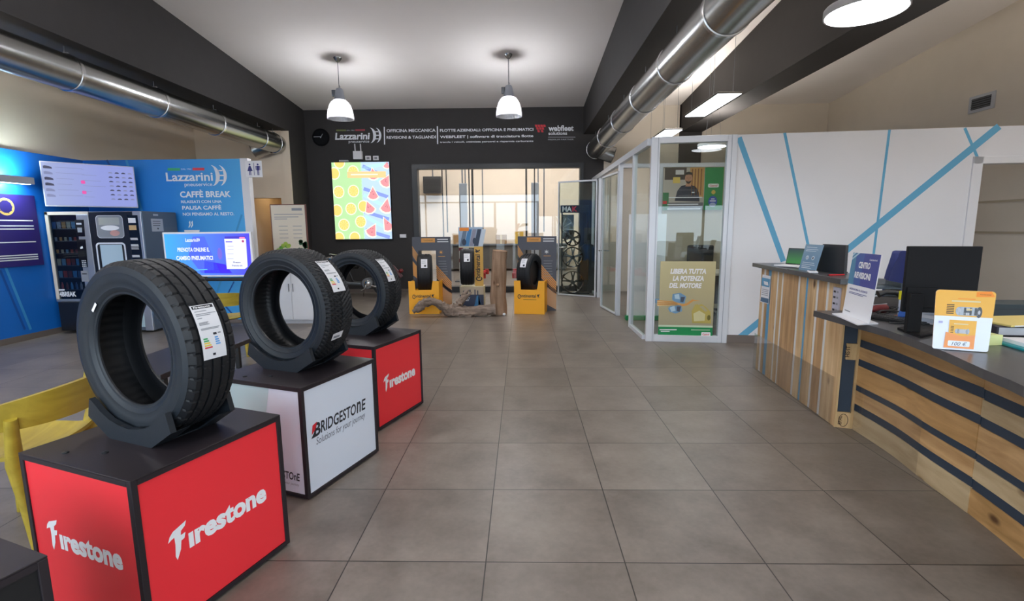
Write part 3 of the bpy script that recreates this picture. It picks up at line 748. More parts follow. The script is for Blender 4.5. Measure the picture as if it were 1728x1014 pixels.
P = vplane(); P.h = .0105
a = P.px(166, 402); b = P.px(207, 363); P.rrect(a[0], a[1], b[0], b[1], .05, mat('window_rim', 'c8ccd2', .2)); P.up()
P.rrect(a[0]+.008, a[1]+.008, b[0]-.008, b[1]-.008, .045, mat('picture_grey', '8b9096', .15)); P.up()
P.rect(a[0]+.04, b[1]-.13, b[0]-.05, b[1]-.03, mat('picture_pale', 'a9ada8', .2)); P.ell((a[0]+b[0])/2, a[1]+.14, .13, .035, PRWHITE); P.ell((a[0]+b[0])/2+.06, a[1]+.07, .07, .04, mat('picture_pink', 'c99a92', .2)); P.build('picture_window', vc)
P = vplane(); P.h = .0105
a = P.px(171, 480); b = P.px(212, 409); P.rrect(a[0], .47, b[0], b[1], .05, mat('bay_rim', 'dfe4ec', .3)); P.up(); P.rrect(a[0]+.022, .48, b[0]-.022, b[1]-.022, .035, BLACKP); P.up(); P.rect(a[0]+.06, .62, b[0]-.05, b[1]-.03, mat('bay_pale', 'b4cbd8', .4)); P.build('dispensing_bay', vc)
P = Print((x1, 0, 0), (0, 1, 0), (0, 0, 1), .001); P.rect(VY+.17, 1.42, VY+.40, 1.60, LGREY); P.up(); P.lines(VY+.2, 1.56, .16, 3, .03, .008, INK); P.ell(VY+.29, 1.46, .014, .012, INK); P.rect(VY+.22, 1.64, VY+.32, 1.665, LGREY); P.build('notice', vc)

# corner screen with car listings
SCRN = grad_mat('listing_screen', 'b0c0d6', 'a4b0de', '949fe4', 'X', emit=.72, scale=.8, off=.5)
tl, tr, bl = Vector((-6.45, 6.70, 2.375)), Vector((-5.80, 7.36, 2.36)), Vector((-6.45, 6.70, 1.77))
dx = Vector((tr.x-tl.x, tr.y-tl.y, 0)); wt = dx.length
tv = thing('listing_screen', 'wide screen listing cars in rows, hung high across the blue corner', 'screen', (tl.x, tl.y, 1.77), math.atan2(dx.y, dx.x))
wt = 1.02; ht = .60
m = MB(); m.box(0, wt, .0, .05, 0, ht, mat('screen_bezel', 'c9ccd6', .4), None, .005); m.build('bezel', tv)
m = MB(); m.box(.012, wt-.012, -.003, .0, .016, ht-.012, SCRN); m.build('display', tv)
m = MB(); m.box(wt*.4, wt*.6, .05, .12, .2, .4, BLACKP); m.cyl((wt*.5, .1, .3), (wt*.36, .55, .3), .02, n=8, m=BLACKP); m.build('wall_arm', tv)
P = Print((0, -.003, 0), (1, 0, 0), (0, 0, 1), .0008)
CARD = mat('screen_car_dark', '4a4a66', emit=.5); PINK = mat('screen_pink', 'd84a9a', emit=.9); SCL = mat('screen_line', '8a90b8', emit=.6)
for k in range(6):
    y = ht-.075-.075*k; c = CARD if k in (0, 2, 3) else SCL
    P.poly([(.03, y-.02), (.12, y-.022), (.115, y), (.09, y+.012), (.05, y+.018), (.03, y+.012)], c)
    P.rect(.15, y, .15+.2*random.random()+.1, y+.004, SCL); P.rect(.42, y-.01, .42+.25*random.random(), y-.006, SCL)
for k in range(7):
    for c in range(4):
        y = ht-.11-.062*k; x = wt-.31+c*.075
        P.poly([(x, y-.006), (x+.05, y-.006), (x+.048, y+.004), (x+.034, y+.012), (x+.016, y+.012), (x+.004, y+.004)], CARD if (k+c) % 3 else SCL)
for y in (ht-.28, ht-.42): P.rrect(.40, y, .445, y+.045, .01, PINK)
P.build('listing', tv, False)
# wall washer lamp on the blue left wall
sc_ = thing('wall_washer', 'grey box wall lamp throwing light up and down the blue wall', 'lamp', (XL+.04, 6.46, 2.05))
m = MB(); m.box(0, .13, -.36, .16, 0, .09, LGREY, None, .006); m.build('housing', sc_)
EMC = mat('washer_lens', 'bfeaff', emit=12.)
m = MB(); m.box(.03, .1, -.33, .13, .0885, .0915, EMC); m.build('upper_lens', sc_); m = MB(); m.box(.03, .1, -.33, .13, -.002, .001, EMC); m.build('lower_lens', sc_)
area('washer_up', (XL+.13, 6.36, 2.15), (-.25, 0, 1), .4, .06, 12, (.75, .93, 1)); area('washer_down', (XL+.13, 6.36, 2.04), (-.25, 0, -1), .4, .06, 9, (.75, .93, 1))
# purple poster
PUR = mat('purple_poster', '2b1f6b', .45)
po = thing('purple_poster', 'dark purple poster with white lines on the blue left wall under the lamp', 'poster', (XL+.045, 6.3, 1.45))
m = MB(); m.box(0, .012, -.5, .40, -.47, .46, PUR); m.build('board', po)
P = Print((.012, 0, 0), (0, 1, 0), (0, 0, 1), .0008)
for y, w in ((.12, .7), (.05, .72), (.01, .74), (-.16, .72), (-.33, .66), (-.36, .74), (-.39, .72)): P.rect(.33-w, y, .33, y+.014, PRWHITE)
GOLD = mat('gold_print', 'd8b060', .4)
P.ring(.0, .30, .11, .11, .03, GOLD, 28)
for k in range(10): a = k*.628; P.ell(.085*math.cos(a), .30+.085*math.sin(a), .008, .008, PUR, 8)
P.build('print', po, False)
# lettering on the blue panel
ls = thing('coffee_lettering', 'white coffee break slogan and tyre shop emblem on the blue panel', 'sign', (-4.9, 7.55, 1.9))
P = Print((0, 7.55, 0), (1, 0, 0), (0, 0, 1), .002)
CW = mat('white_lettering', 'eef2f8', .5)
P.ppx([(283, 283.5), (304, 283.5), (304, 288), (283, 288)], mat('flag_green', '3cb070', .5)); P.ppx([(325, 283), (345, 283), (345, 287.5), (325, 287.5)], mat('flag_red', 'e04858', .5)); P.tpx('DAL 1962', (306, 286.5), (323, 284), CW)
P.tpx('Lazzarini', (281, 306), (358.5, 290.5), CW, .02, .0); P.build('emblem', ls)
P = Print((0, 7.55, 0), (1, 0, 0), (0, 0, 1), .002)
P.tpx('pneuservice', (312, 316.5), (358, 308), CW, .005); P.build('tagline', ls)
P = Print((0, 7.55, 0), (1, 0, 0), (0, 0, 1), .002)
a = P.px(357, 314); b = P.px(387, 278); tyre_logo(P, a[0], a[1], b[1]-a[1], CW); P.build('tyre_mark', ls)
P = Print((0, 7.55, 0), (1, 0, 0), (0, 0, 1), .002)
for t_, a, b, w_ in (('CAFFÈ BREAK', (304.5, 333.5), (389, 319.5), .03), ('RILASSATI CON UNA', (306, 343), (374, 337.5), .02), ('PAUSA CAFFÈ', (308, 354), (373, 345), .025), ('NOI PENSIAMO AL RESTO.', (309, 364), (395, 358), .02)):
    P = Print((0, 7.55, 0), (1, 0, 0), (0, 0, 1), .002); P.tpx(t_, a, b, CW, w_); P.build('slogan_line', ls)
P = Print((0, 7.55, 0), (1, 0, 0), (0, 0, 1), .002)
for q in (0, 4): P.ppx([(318+q, 384), (320+q, 379), (319+q, 375), (321+q, 372), (321.5+q, 376), (322+q, 380), (319.5+q, 384)], CW)
P.ppx([(311, 388), (337, 388), (335, 402), (328, 408), (320, 408), (313, 402)], CW); P.build('cup_drawing', ls)
# toilet sign on the end of the blue panel
ts = thing('toilet_sign', 'square white toilet sign with a woman and a man pictogram', 'sign', (-3.995, 7.53, 2.33))
m = MB(); m.box(-.13, .12, 0, .006, -.12, .12, PRWHITE, None, .002); m.build('board', ts)
P = Print((0, 0, 0), (1, 0, 0), (0, 0, 1), .001); NV = mat('navy_print', '2c2f7a', .5)
P.rect(-.004, -.09, .004, .09, NV)
for cx, wom in ((-.062, 1), (.06, 0)):
    P.ell(cx, .065, .014, .014, NV, 14)
    if wom: P.poly([(cx-.012, .046), (cx+.012, .046), (cx+.04, -.03), (cx-.04, -.03)], NV)
    else: P.poly([(cx-.022, .046), (cx+.022, .046), (cx+.018, -.02), (cx-.018, -.02)], NV); P.rect(cx-.034, -.015, cx-.024, .044, NV); P.rect(cx+.024, -.015, cx+.034, .044, NV)
    P.rect(cx-.014, -.09, cx-.003, -.02, NV); P.rect(cx+.003, -.09, cx+.014, -.02, NV)
P.build('pictogram', ts, False)
pl = thing('added_passage_lamp', 'added unseen ceiling lamp brightening the passage to the toilets', 'lamp', (-5.35, 11.3, 2.4))  # hidden lamp added to brighten the passage with warm light
m = MB(); m.lathe([(.001, 0), (.12, 0), (.125, -.02), (.115, -.025)], 28, PRWHITE); m.build('rim', pl, smooth=40); m = MB(); m.lathe([(.115, -.024), (.001, -.03)], 28, mat('warm_diffuser', 'ffd9a0', emit=16.)); m.build('diffuser', pl)
# blue information screen on a floor stand
DSCR = grad_mat('booking_screen', '38a8ff', '4a78ff', '4632e6', 'X', emit=1.0, scale=.85, off=.5)
ds = thing('booking_screen', 'white framed screen showing a bright blue tyre booking page', 'screen', (-3.96, 6.2, 0))
m = MB(); m.box(-.565, .565, 0, .045, .845, 1.41, PRWHITE, None, .006); m.build('bezel', ds)
m = MB(); m.box(-.54, .54, -.003, 0, .868, 1.388, DSCR); m.build('display', ds)
m = MB(); m.cyl((-.12, .07, .03), (-.12, .07, 1.1), .03, n=16, m=BLACKP); m.box(-.3, .06, .045, .09, 1.0, 1.2, BLACKP); m.build('pole', ds, smooth=40)
m = MB(); m.lathe([(.001, .03), (.2, .025), (.21, .0)], 32, BLACKP, Matrix.Translation((-.12, .07, 0))); m.build('foot', ds, smooth=40)
m = MB(); m.box(-.1, .5, .0, .08, .79, .83, BLACKP, None, .01); m.build('shelf', ds)
SW = mat('screen_white', 'dfe4ff', emit=1.0); SG = mat('screen_violet', '7a6ce0', emit=.8); SK = mat('screen_ink', '3a3a70', emit=.4); SC = mat('screen_cyan', '5cc8ff', emit=1.); SP = mat('screen_purple', '4438c0', emit=.9)
P = Print((-3.96, 6.197, 0), (1, 0, 0), (0, 0, 1), .0008)
P.h = .0003; P.ppx([(325, 399), (345, 399), (372, 461), (340, 461), (318, 432)], mat('screen_mid', '4a62f4', emit=1.)); P.ppx([(345, 440), (380, 446), (392, 461), (345, 461)], mat('screen_deep', '3a20f0', emit=1.)); P.up()
P.tpx('PRENOTA ONLINE IL', (300, 425), (353, 417.5), SW, .03); P.tpx('CAMBIO PNEUMATICI', (298, 439), (359, 431.5), SW, .03)
P.tpx('Lazzarini', (313, 408), (332, 402), SW, .02); a = P.px(332, 408); tyre_logo(P, a[0], a[1], .05, SW)
P.ell(*P.px(371, 428), .03, .075, SG); P.ppx([(330, 455), (350, 454), (350, 455), (330, 456)], SC)
P.ppx([(379, 399), (414, 398), (414, 402), (379, 403)], SP); P.up()
P.ppx([(378.5, 403), (415, 403), (418, 450), (413, 454), (383, 454)], SW); P.up()
P.ppx([(381, 407), (392, 407), (392, 409), (381, 409)], SG)
for y in (415, 420, 428, 436): P.ppx([(384, y), (394, y), (394, y+.8), (384, y+.8)], mat('screen_faint', 'a8a8e0', emit=.9))
P.ppx([(404, 400), (413, 400), (413, 403), (404, 403)], mat('screen_rose', 'ff7ab0', emit=1.)); P.ell(*P.px(410, 407), .016, .016, mat('screen_red', 'c04a80', emit=.7))
P.tpx('Prezzo', (394, 444), (406, 441), SK, .02); P.tpx('Prenota ora', (392, 449.5), (409, 446.5), SK, .02)
P.build('page', ds)
# white cabinet and framed poster on it
cb = thing('white_cabinet', 'plain white low cabinet standing at the end of the blue panel', 'cabinet', (-3.97, 7.42, 0))
m = MB(); m.box(0, .84, 0, .45, .05, .92, WHITE, None, .004); m.box(.02, .82, .02, .43, 0, .05, LGREY); m.build('body', cb)
for k in (0, 1):
    m = MB(); m.box(.01+.463*k, .459+.373*k, -.016, -.002, .07, .90, WHITE, None, .003); d = m.build('door', cb); m = MB(); m.cyl((.43+.065*k, -.03, .5), (.43+.065*k, -.03, .62), .006, n=8, m=STEEL); m.build('handle', d)
pf = thing('framed_poster', 'framed cream poster with green leaves standing on the white cabinet', 'poster', (-3.62, 7.72, .92))
m = MB(); m.box(-.28, .28, .0, .03, 0, .90, mat('reddish_wood', '6a3f36', .5), None, .004); m.build('frame', pf)
P = Print((-3.62, 7.72, 1.02-.0), (1, 0, 0), (0, 0, 1), .001)
P.rect(-.265, -.085, .262, .785, mat('cream_paper', 'd9d0bd', .6)); P.up()
for y, w in ((.64, .45), (.60, .38), (.57, .2)): P.rect(-.22, y, -.22+w, y+.01, GREY)
for r in range(4):
    P.rect(-.16, .46-.06*r, -.02, .468-.06*r, GREY); P.rect(.06, .46-.06*r, .2, .468-.06*r, GREY)
P.rect(.06, .70, .22, .74, GREY)
for k in range(16): P.ell(-.2+.2*random.random(), .04+.16*random.random(), .035, .03, (mat('leaf_green', '5f9a3c', .5), mat('leaf_lime', '9ab848', .5))[k % 2], 8); P.up() if k % 5 == 0 else None
for k in range(12): P.ell(.14+.11*random.random(), .05+.2*random.random(), .03, .03, mat('leaf_dark', '2f5a34', .5), 8)
P.build('print', pf)
# low black table and two yellow chairs
bt = thing('black_bench', 'long low black table behind the display cubes', 'table', (-2.75, 4.1, 0))
m = MB(); m.box(-.26, .26, -.85, .95, .41, .45, mat('bench_black', '2a2628', .4), None, .004); m.build('top', bt)
for sx in (-.22, .22):
    for sy in (-.78, .88): m = MB(); m.box(sx-.02, sx+.02, sy-.02, sy+.02, 0, .41, BLACKP); m.build('leg', bt)
YC = wood_mat('yellow_stained_wood', '8f7a22', 'b09a34', 1, 7, .45, False)
def bar(m, a, b, w, t, mm, r=.012):
    a, b = Vector(a), Vector(b); m.tube([a, a*.5+b*.5, b], [w, w*.95, w*.8], 10, mm)
def chair(x, y, rz, label):
    t = thing('yellow_chair', label, 'chair', (x, y, 0), rz, 'yellow wooden chairs')
    m = MB(); n = 14; pts = []
    # shell seat, dished, wider at the front; local +x is the back of the chair
    t_ = bmesh.new(); g = {}
    for i in range(n+1):
        for j in range(n+1):
            u = -1+2*i/n; v = -1+2*j/n
            px_ = .2*u; py_ = .225*v*(1-.12*u)*(1-.06*u*u)
            z = .455-.022*(1-u*u)*(1-v*v)+.03*max(0, u-.6)+.02*abs(v)**3
            g[i, j, 0] = t_.verts.new((px_, py_, z)); g[i, j, 1] = t_.verts.new((px_, py_, z-.018))
    for i in range(n):
        for j in range(n):
            t_.faces.new([g[i, j, 0], g[i+1, j, 0], g[i+1, j+1, 0], g[i, j+1, 0]]); t_.faces.new([g[i, j, 1], g[i, j+1, 1], g[i+1, j+1, 1], g[i+1, j, 1]])
    for k in range(n):
        for a, b in (((k, 0), (k+1, 0)), ((k+1, n), (k, n)), ((0, k+1), (0, k)), ((n, k), (n, k+1))): t_.faces.new([g[a[0], a[1], 0], g[a[0], a[1], 1], g[b[0], b[1], 1], g[b[0], b[1], 0]])
    m.merge(t_, YC); m.build('seat', t, smooth=50)
    # curved back band
    m = MB(); R_ = .34; n = 20; a0 = math.radians(62); rows = []
    for i in range(n+1):
        a = -a0+2*a0*i/n; h = .115*(1-.35*(a/a0)**2)
        for s in (0, 1):
            rr = R_+(0 if s == 0 else .022)
            c = Vector((-.07+rr*math.cos(a), rr*math.sin(a)*.92, 0))
            rows.append((c+Vector((.012, 0, .62-h*.15)), c+Vector((.035, 0, .62+h+.02))))
    vv = [(m.bm.verts.new(a), m.bm.verts.new(b)) for a, b in rows]; fs = []
    for i in range(n):
        A, B, C_, D = vv[2*i], vv[2*i+1], vv[2*i+2], vv[2*i+3]
        fs += [m.bm.faces.new(q) for q in ([A[0], A[1], C_[1], C_[0]], [B[0], D[0], D[1], B[1]], [A[1], B[1], D[1], C_[1]], [A[0], C_[0], D[0], B[0]])]
    fs += [m.bm.faces.new([vv[0][0], vv[1][0], vv[1][1], vv[0][1]]), m.bm.faces.new([vv[-2][0], vv[-2][1], vv[-1][1], vv[-1][0]])]
    m._fin(fs, YC); m.build('backrest', t, smooth=40)
    for sy in (-1, 1):
        m = MB(); m.tube([(.2, .215*sy, 0), (.17, .2*sy, .25), (.16, .215*sy, .44), (.2, .25*sy, .66)], [.018, .027, .032, .022], 12, YC); m.build('leg', t, smooth=50)
        m = MB(); m.tube([(-.22, .215*sy, 0), (-.18, .19*sy, .25), (-.15, .17*sy, .44)], [.018, .026, .03], 12, YC); m.build('leg', t, smooth=50)
    return t
chair(-2.36, 2.15, .12, 'yellow wooden chair with curved backrest left of the nearest red cube')
chair(-3.40, 5.55, -1.2, 'yellow wooden chair glimpsed between the two nearest tyres')

# ================================================================== BACK WALL
def wallprint(off=.002): return Print((0, YB, 0), (1, 0, 0), (0, 0, 1), off)
sg = thing('emblem_sign', 'white tyre shop emblem lettering on the black wall above the fruit screen', 'sign', (-3.5, YB, 3.4))
P = wallprint(); P.ppx([(567.5, 218.7), (584, 218.7), (584, 221.3), (567.5, 221.3)], mat('flag_olive', '6d7a44', .6)); P.ppx([(599.5, 218.3), (616, 218), (616, 220.8), (599.5, 221)], mat('flag_wine', 'a03848', .6)); P.tpx('DAL 1962', (585, 221), (598, 219), LGREY)
P.tpx('Lazzarini', (565.6, 236), (624, 223.5), CW, .03, .12); P.tpx('pneuservice', (588.5, 242.5), (623, 236.5), CW, .0, .05); P.build('emblem', sg)
P = wallprint(); a = P.px(624, 241.5); b = P.px(645, 215); tyre_logo(P, a[0], a[1], b[1]-a[1], CW); P.build('tyre_mark', sg)
sg = thing('service_sign', 'white lettering of the workshop services between two white strokes on black wall', 'sign', (-2.4, YB, 3.4))
P = wallprint(); P.lpx((648.5, 214), (649, 244), .025, CW); P.lpx((738, 213), (738.5, 243), .025, CW)
P.tpx('OFFICINA MECCANICA', (652.5, 223.3), (735, 217), CW, .02); P.tpx('REVISIONI & TAGLIANDI', (652.5, 234.5), (735.5, 228.5), CW, .02); P.build('lettering', sg)
sg = thing('fleet_sign', 'three white lines of fleet lettering on the black wall above the opening', 'sign', (-.6, YB, 3.4))
for t_, a, b, w_ in (('FLOTTE AZIENDALI: OFFICINA E PNEUMATICI', (742.5, 222.5), (900, 215.8), .025), ('WEBFLEET | software di tracciatura flotte', (742.5, 234.5), (900, 227), .025), ('traccia i veicoli, ottimizza percorsi e risparmia carburante', (742.5, 242), (900, 236.5), .015)):
    P = wallprint(); P.tpx(t_, a, b, CW, w_); P.build('lettering_line', sg)
sg = thing('partner_sign', 'white partner lettering with a red checked W, right end of the black wall', 'sign', (.7, YB, 3.45))
P = wallprint(); P.tpx('webfleet', (925.5, 221.5), (968, 211), CW, .03); P.tpx('solutions', (925.5, 228), (957, 221.8), CW, .02); P.ppx([(925, 231), (971, 231), (971, 231.8), (925, 231.8)], LGREY); P.tpx('PREMIUM PARTNER', (925, 236.8), (968, 234), LGREY); P.build('lettering', sg)
P = wallprint(); RW = mat('red_mark', 'd02a38', .5)
for k, (x, y) in enumerate(((904, 212), (908.6, 212), (913.2, 212), (917.8, 212), (906, 216.5), (910.6, 216.5), (915.2, 216.5), (908, 221), (914, 221))): P.ppx([(x-1.5, y-1.6), (x+2.3, y-1.6), (x+3.2, y+2.2), (x-.4, y+2.2)], RW)
P.build('red_mark', sg)
# fruit screen
fs_ = thing('fruit_screen', 'tall lit screen with orange slices and watermelon wedges on the black wall', 'screen', (-3.53, YB-.06, 2.04))
xa, xb, za, zb = -4.145, -2.885, 1.21, 2.87
m = MB(); m.box(xa-.012, xb+.012, YB-.058, YB, za-.012, zb+.012, BLACKP, None, .003); m.build('bezel', fs_, True)
E_ = 1.0
fg, fo, fc, fy, fb, fr_, fk = [mat('fruit_'+n_, c, emit=E_) for n_, c in (('green', 'b4dca0'), ('orange', 'f8cf72'), ('cream', 'f2f0d8'), ('lemon', 'f8dc8c'), ('blue', 'b8d2f4'), ('red', 'f29298'), ('pip', '9a5a6a'))]
fb2 = mat('fruit_deep_blue', '8598dc', emit=E_); fpl = mat('fruit_peach', 'f8c88c', emit=E_); fcy = mat('fruit_cyan', 'b4e4f4', emit=E_)
P = Print((xa, YB-.059, za), (1, 0, 0), (0, 0, 1), .0005); w_, h_ = xb-xa, zb-za
P.rect(0, 0, w_*.52, h_, fg); P.rect(w_*.5, 0, w_, h_, fb); P.up()
def clip_ell(cx, cy_, rx, ry, m, rot=0, pts=None):
    q = [(cx+rx*math.cos(2*PI*k/28), cy_+ry*math.sin(2*PI*k/28)) for k in range(28)] if pts is None else pts
    return P.poly([(min(max(a, 0), w_), min(max(b, 0), h_)) for a, b in q], m)
for k, (a_, b_) in enumerate(((.95, .80), (.86, .72), (.66, .55), (.58, .40), (.36, .26), (.30, .12), (.12, .02), (.92, .98))): P.line((.54*w_, a_*h_), (.96*w_, b_*h_), .075, (fb2, fcy)[k % 2])
P.up()
for cx, cy_ in ((.04, .86), (.37, .88), (.10, .62), (.36, .63), (.05, .38), (.30, .40), (.52, .43), (.16, .19), (.46, .23), (.06, .02), (.34, .02), (.14, 1.0)):
    clip_ell(cx*w_, cy_*h_, .125, .135, fc)
P.up()
for cx, cy_ in ((.04, .86), (.37, .88), (.10, .62), (.36, .63), (.05, .38), (.30, .40), (.52, .43), (.16, .19), (.46, .23), (.06, .02), (.34, .02), (.14, 1.0)):
    clip_ell(cx*w_, cy_*h_, .105, .113, fo)
P.up()
for cx, cy_ in ((.37, .88), (.10, .62), (.36, .63), (.30, .40), (.16, .19), (.46, .23)):
    for k in range(9):
        a = 2*PI*k/9; P.poly([(cx*w_+.012*math.cos(a), cy_*h_+.012*math.sin(a)), (cx*w_+.095*math.cos(a+.22), cy_*h_+.095*math.sin(a+.22)), (cx*w_+.095*math.cos(a+.5), cy_*h_+.095*math.sin(a+.5))], fy)
wd = ((.70, .60, .13, 90), (.94, .76, .13, 60), (.62, .42, .13, 110), (.93, .44, .15, 80), (.66, .12, .14, 60), (.93, .20, .15, 120), (.72, .85, .12, 100), (.97, .98, .1, 90))
for lay, (q, mm) in enumerate(((1.25, fc), (1., fr_))):
    for cx, cy_, s_, a in wd:
        a = math.radians(a); pt = [(cx*w_+s_*q*math.cos(a+o_), cy_*h_+s_*q*math.sin(a+o_)) for o_ in (0, 2.15, 2.6, 3.14, 3.68, 4.13)]
        clip_ell(0, 0, 0, 0, mm, pts=pt)
    P.up()
for cx, cy_, s_, a in wd:
    for k in range(4): P.ell(min(cx*w_+random.uniform(-.05, .03), w_-.02), min(cy_*h_+random.uniform(-.05, .04), h_-.02), .008, .011, fk, 8)
P.up(); P.rect(w_*.27, h_*.80, w_*.94, h_*.88, fpl); P.up(); P.rect(w_*.33, h_*.835, w_*.8, h_*.85, fc)
P.build('picture', fs_)
def wallbox(name, label, cat, x0, x1, y0, y1, mm, d=.05, group=None):
    a = atY(x0, y1, YB); b = atY(x1, y0, YB)
    m = MB(); m.box(a.x, b.x, YB-d, YB, a.z, b.z, mm, None, .006); return tag(m.build(name), label, cat, group), a, b
wj, a, b = wallbox('junction_box', 'square white junction box above the fruit screen', 'box', 598, 612, 255.5, 269.5, PAPER, .08)
for x in (600, 609.5):
    m = MB(); p = atY(x, 256, YB); q = atY(x-1, 243, YB); m.cyl((p.x, YB-.02, p.z), (q.x, YB-.02, q.z), .012, n=8, m=PAPER); m.build('conduit', wj)
for x in (617, 630):
    e_, a, b = wallbox('socket_plate', 'small square white socket plate right of the junction box, %s of two' % ('left' if x < 620 else 'right'), 'socket', x, x+9, 263, 270.5, PAPER, .02, 'socket plates above the fruit screen')
    m = MB(); m.box(a.x+.03, b.x-.03, YB-.024, YB-.019, a.z+.025, b.z-.025, GREY); m.build('rocker', e_)
e_, a, b = wallbox('sensor_box', 'small white rounded box between fruit screen and opening', 'box', 675.5, 686, 395, 401, PAPER, .05)
e_, a, b = wallbox('camera_rail', 'short white bar on the top edge of the fruit screen', 'bar', 574, 589, 270.5, 273.5, LGREY, .07)
fx = thing('wall_clock', 'round glossy black clock on the dark wall beside the emblem', 'clock', (atY(542, 232, YB).x, YB, atY(542, 232, YB).z))
M_ = Matrix.Rotation(PI/2, 4, 'X')
m = MB(); m.lathe([(.001, .03), (.155, .03), (.165, .045), (.178, .045), (.185, .03), (.185, 0)], 48, BLACKG, M_); m.build('case', fx, smooth=40)
P = Print((0, -.031, 0), (1, 0, 0), (0, 0, 1), .001); P.line((-.15, .01), (.02, .012), .012, LGREY); P.line((0, 0), (.05, .07), .014, GREY); P.ell(0, 0, .014, .014, LGREY, 12); P.build('hands', fx, False)

# old moped parked under the screen
mp_ = thing('moped', 'old black moped with chrome engine parked along the black wall', 'moped', (-3.45, 10.3, 0))
for x, nm in ((-.62, 'front'), (.6, 'rear')):
    m = MB(); m.lathe([(.25, -.03), (.29, -.035), (.31, 0), (.29, .035), (.25, .03), (.245, 0)], 40, RUB, Matrix.Translation((x, 0, .31)) @ Matrix.Rotation(PI/2, 4, 'X'), closed=True); w_o = m.build('wheel', mp_, smooth=40)
    m = MB(); m.lathe([(.25, -.02), (.235, -.022), (.235, .022), (.25, .02)], 40, CHROME, Matrix.Translation((x, 0, .31)) @ Matrix.Rotation(PI/2, 4, 'X'), closed=True)
    m.cyl((x, -.05, .31), (x, .05, .31), .03, n=12, m=CHROME)
    for k in range(16): a = 2*PI*k/16; m.cyl((x, .02*(-1)**k, .31), (x+.24*math.cos(a), 0, .31+.24*math.sin(a)), .0025, n=4, m=CHROME)
    m.build('rim', w_o)
m = MB(); m.tube([(-.62, .06, .31), (-.5, .06, .6), (-.42, 0, .86)], .018, 8, BLACKP); m.tube([(-.62, -.06, .31), (-.5, -.06, .6), (-.42, 0, .86)], .018, 8, BLACKP); m.tube([(-.43, 0, .8), (-.2, 0, .62), (-.1, 0, .34), (.2, 0, .3), (.6, 0, .31)], .022, 8, BLACKP); m.tube([(.2, 0, .3), (.15, 0, .62), (.5, 0, .6), (.6, 0, .31)], .02, 8, BLACKP); m.build('frame', mp_, smooth=50)
m = MB(); m.tube([(-.35, 0, .70), (-.2, 0, .72), (.02, 0, .66)], [.05, .1, .06], 14, BLACKP); m.build('tank', mp_, smooth=60)
m = MB(); m.box(0, .45, -.1, .1, .66, .74, mat('seat_leather', '1b1a1a', .5), None, .03); m.build('seat', mp_)
m = MB(); m.tube([(-.45, -.3, .93), (-.40, -.1, .9), (-.40, .1, .9), (-.45, .3, .93)], .013, 8, CHROME); m.build('handlebar', mp_, smooth=50)
m = MB(); m.lathe([(.001, .02), (.06, .015), (.07, 0), (.06, -.07), (.001, -.1)], 20, CHROME, Matrix.Translation((-.58, -.02, .82)) @ Matrix.Rotation(-PI/2, 4, 'Y')); m.build('headlight', mp_, smooth=50)
m = MB(); m.cyl((.22, -.1, .31), (.22, .08, .31), .11, n=24, m=mat('engine_alloy', '9a9c9e', .35, .8)); m.lathe([(.001, .02), (.05, .018), (.07, 0)], 24, CHROME, Matrix.Translation((.22, -.1, .31)) @ Matrix.Rotation(PI/2, 4, 'X')); m.build('engine', mp_, smooth=40)
m = MB(); m.tube([(.1, -.1, .3), (-.15, -.1, .31), (-.3, -.08, .34)], .03, 10, GREYM); m.tube([(.3, -.1, .26), (.5, -.1, .22), (.85, -.1, .24)], [.02, .035, .04], 10, CHROME); m.build('exhaust', mp_, smooth=50)
m = MB(); m.tube([(.22, -.14, .31), (.18, -.14, .2), (.12, -.22, .17)], .012, 8, CHROME); m.build('pedal', mp_, smooth=50)
m = MB(); m.tube([(.3, 0, .62), (.45, 0, .68), (.75, 0, .62), (.92, 0, .42)], [.05, .06, .06, .05], 12, mat('dark_red_paint', '451418', .4)); m.build('rear_mudguard', mp_, smooth=60)
m = MB(); m.sphere((.92, 0, .56), .045, mat('tail_lens', '6a1418', .3)); m.build('tail_light', mp_, smooth=60)
m = MB(); m.tube([(.1, .08, .3), (.05, .16, 0)], .01, 8, CHROME); m.build('side_stand', mp_)

# ================================================================== TYRE MAKER'S STANDS
def plain_tyre(name, label, x, y, z, R, w, rz, style='plain'):
    t = thing('stand_tyre', label, 'tyre', (x, y, z), rz+PI/2, 'tyres in the cardboard stands')
    b, l = tyre(R, R*.62, w, style, 120); b.build('tread_and_sidewall', t, smooth=28); l.build('inner_liner', t, smooth=40)
    def fn(u, v, h):
        a = PI+math.radians(-22)-v/R; rr = R+.002+h
        return Vector((rr*math.cos(a), u, rr*math.sin(a)*1.))
    def fn(u, v, h):
        a = math.radians(-205)+v/R if False else math.radians(180-28)-0+0
        return Vector((0, 0, 0))
    P = Print((0, 0, 0), (1, 0, 0), (0, 1, 0), .0006, lambda u, v, h: Vector(((R+.002+h)*math.cos(math.radians(-8)+v/R), u, (R+.002+h)*math.sin(math.radians(-8)+v/R)))); 
    return t
def front_label(root, R, w):
    # paper label on the part of the tread that faces the room (local -x), readable
    def fn(u, v, h):
        a = PI-(math.radians(18)+v/R); rr = R+.002+h
        return Vector((rr*math.cos(a), -u, rr*math.sin(a)))
    P = Print((0, 0, 0), (1, 0, 0), (0, 1, 0), .0006, fn, .001); L_ = .16; W_ = w*.36
    for k in range(6): P.rect(-W_/2, L_*k/6, W_/2, L_*(k+1)/6, PAPER)
    P.up(); P.lines(-W_*.4, L_*.85, W_*.75, 5, L_*.1, L_*.03, GREY); P.rect(0, L_*.1, W_*.3, L_*.3, INK); P.build('paper_label', root, False)
ORS = mat('amber_strip', 'dc9a48', .5); DKB = mat('slate_board', '4a4c56', .5); DKB2 = mat('slate_board_dark', '33353e', .5)
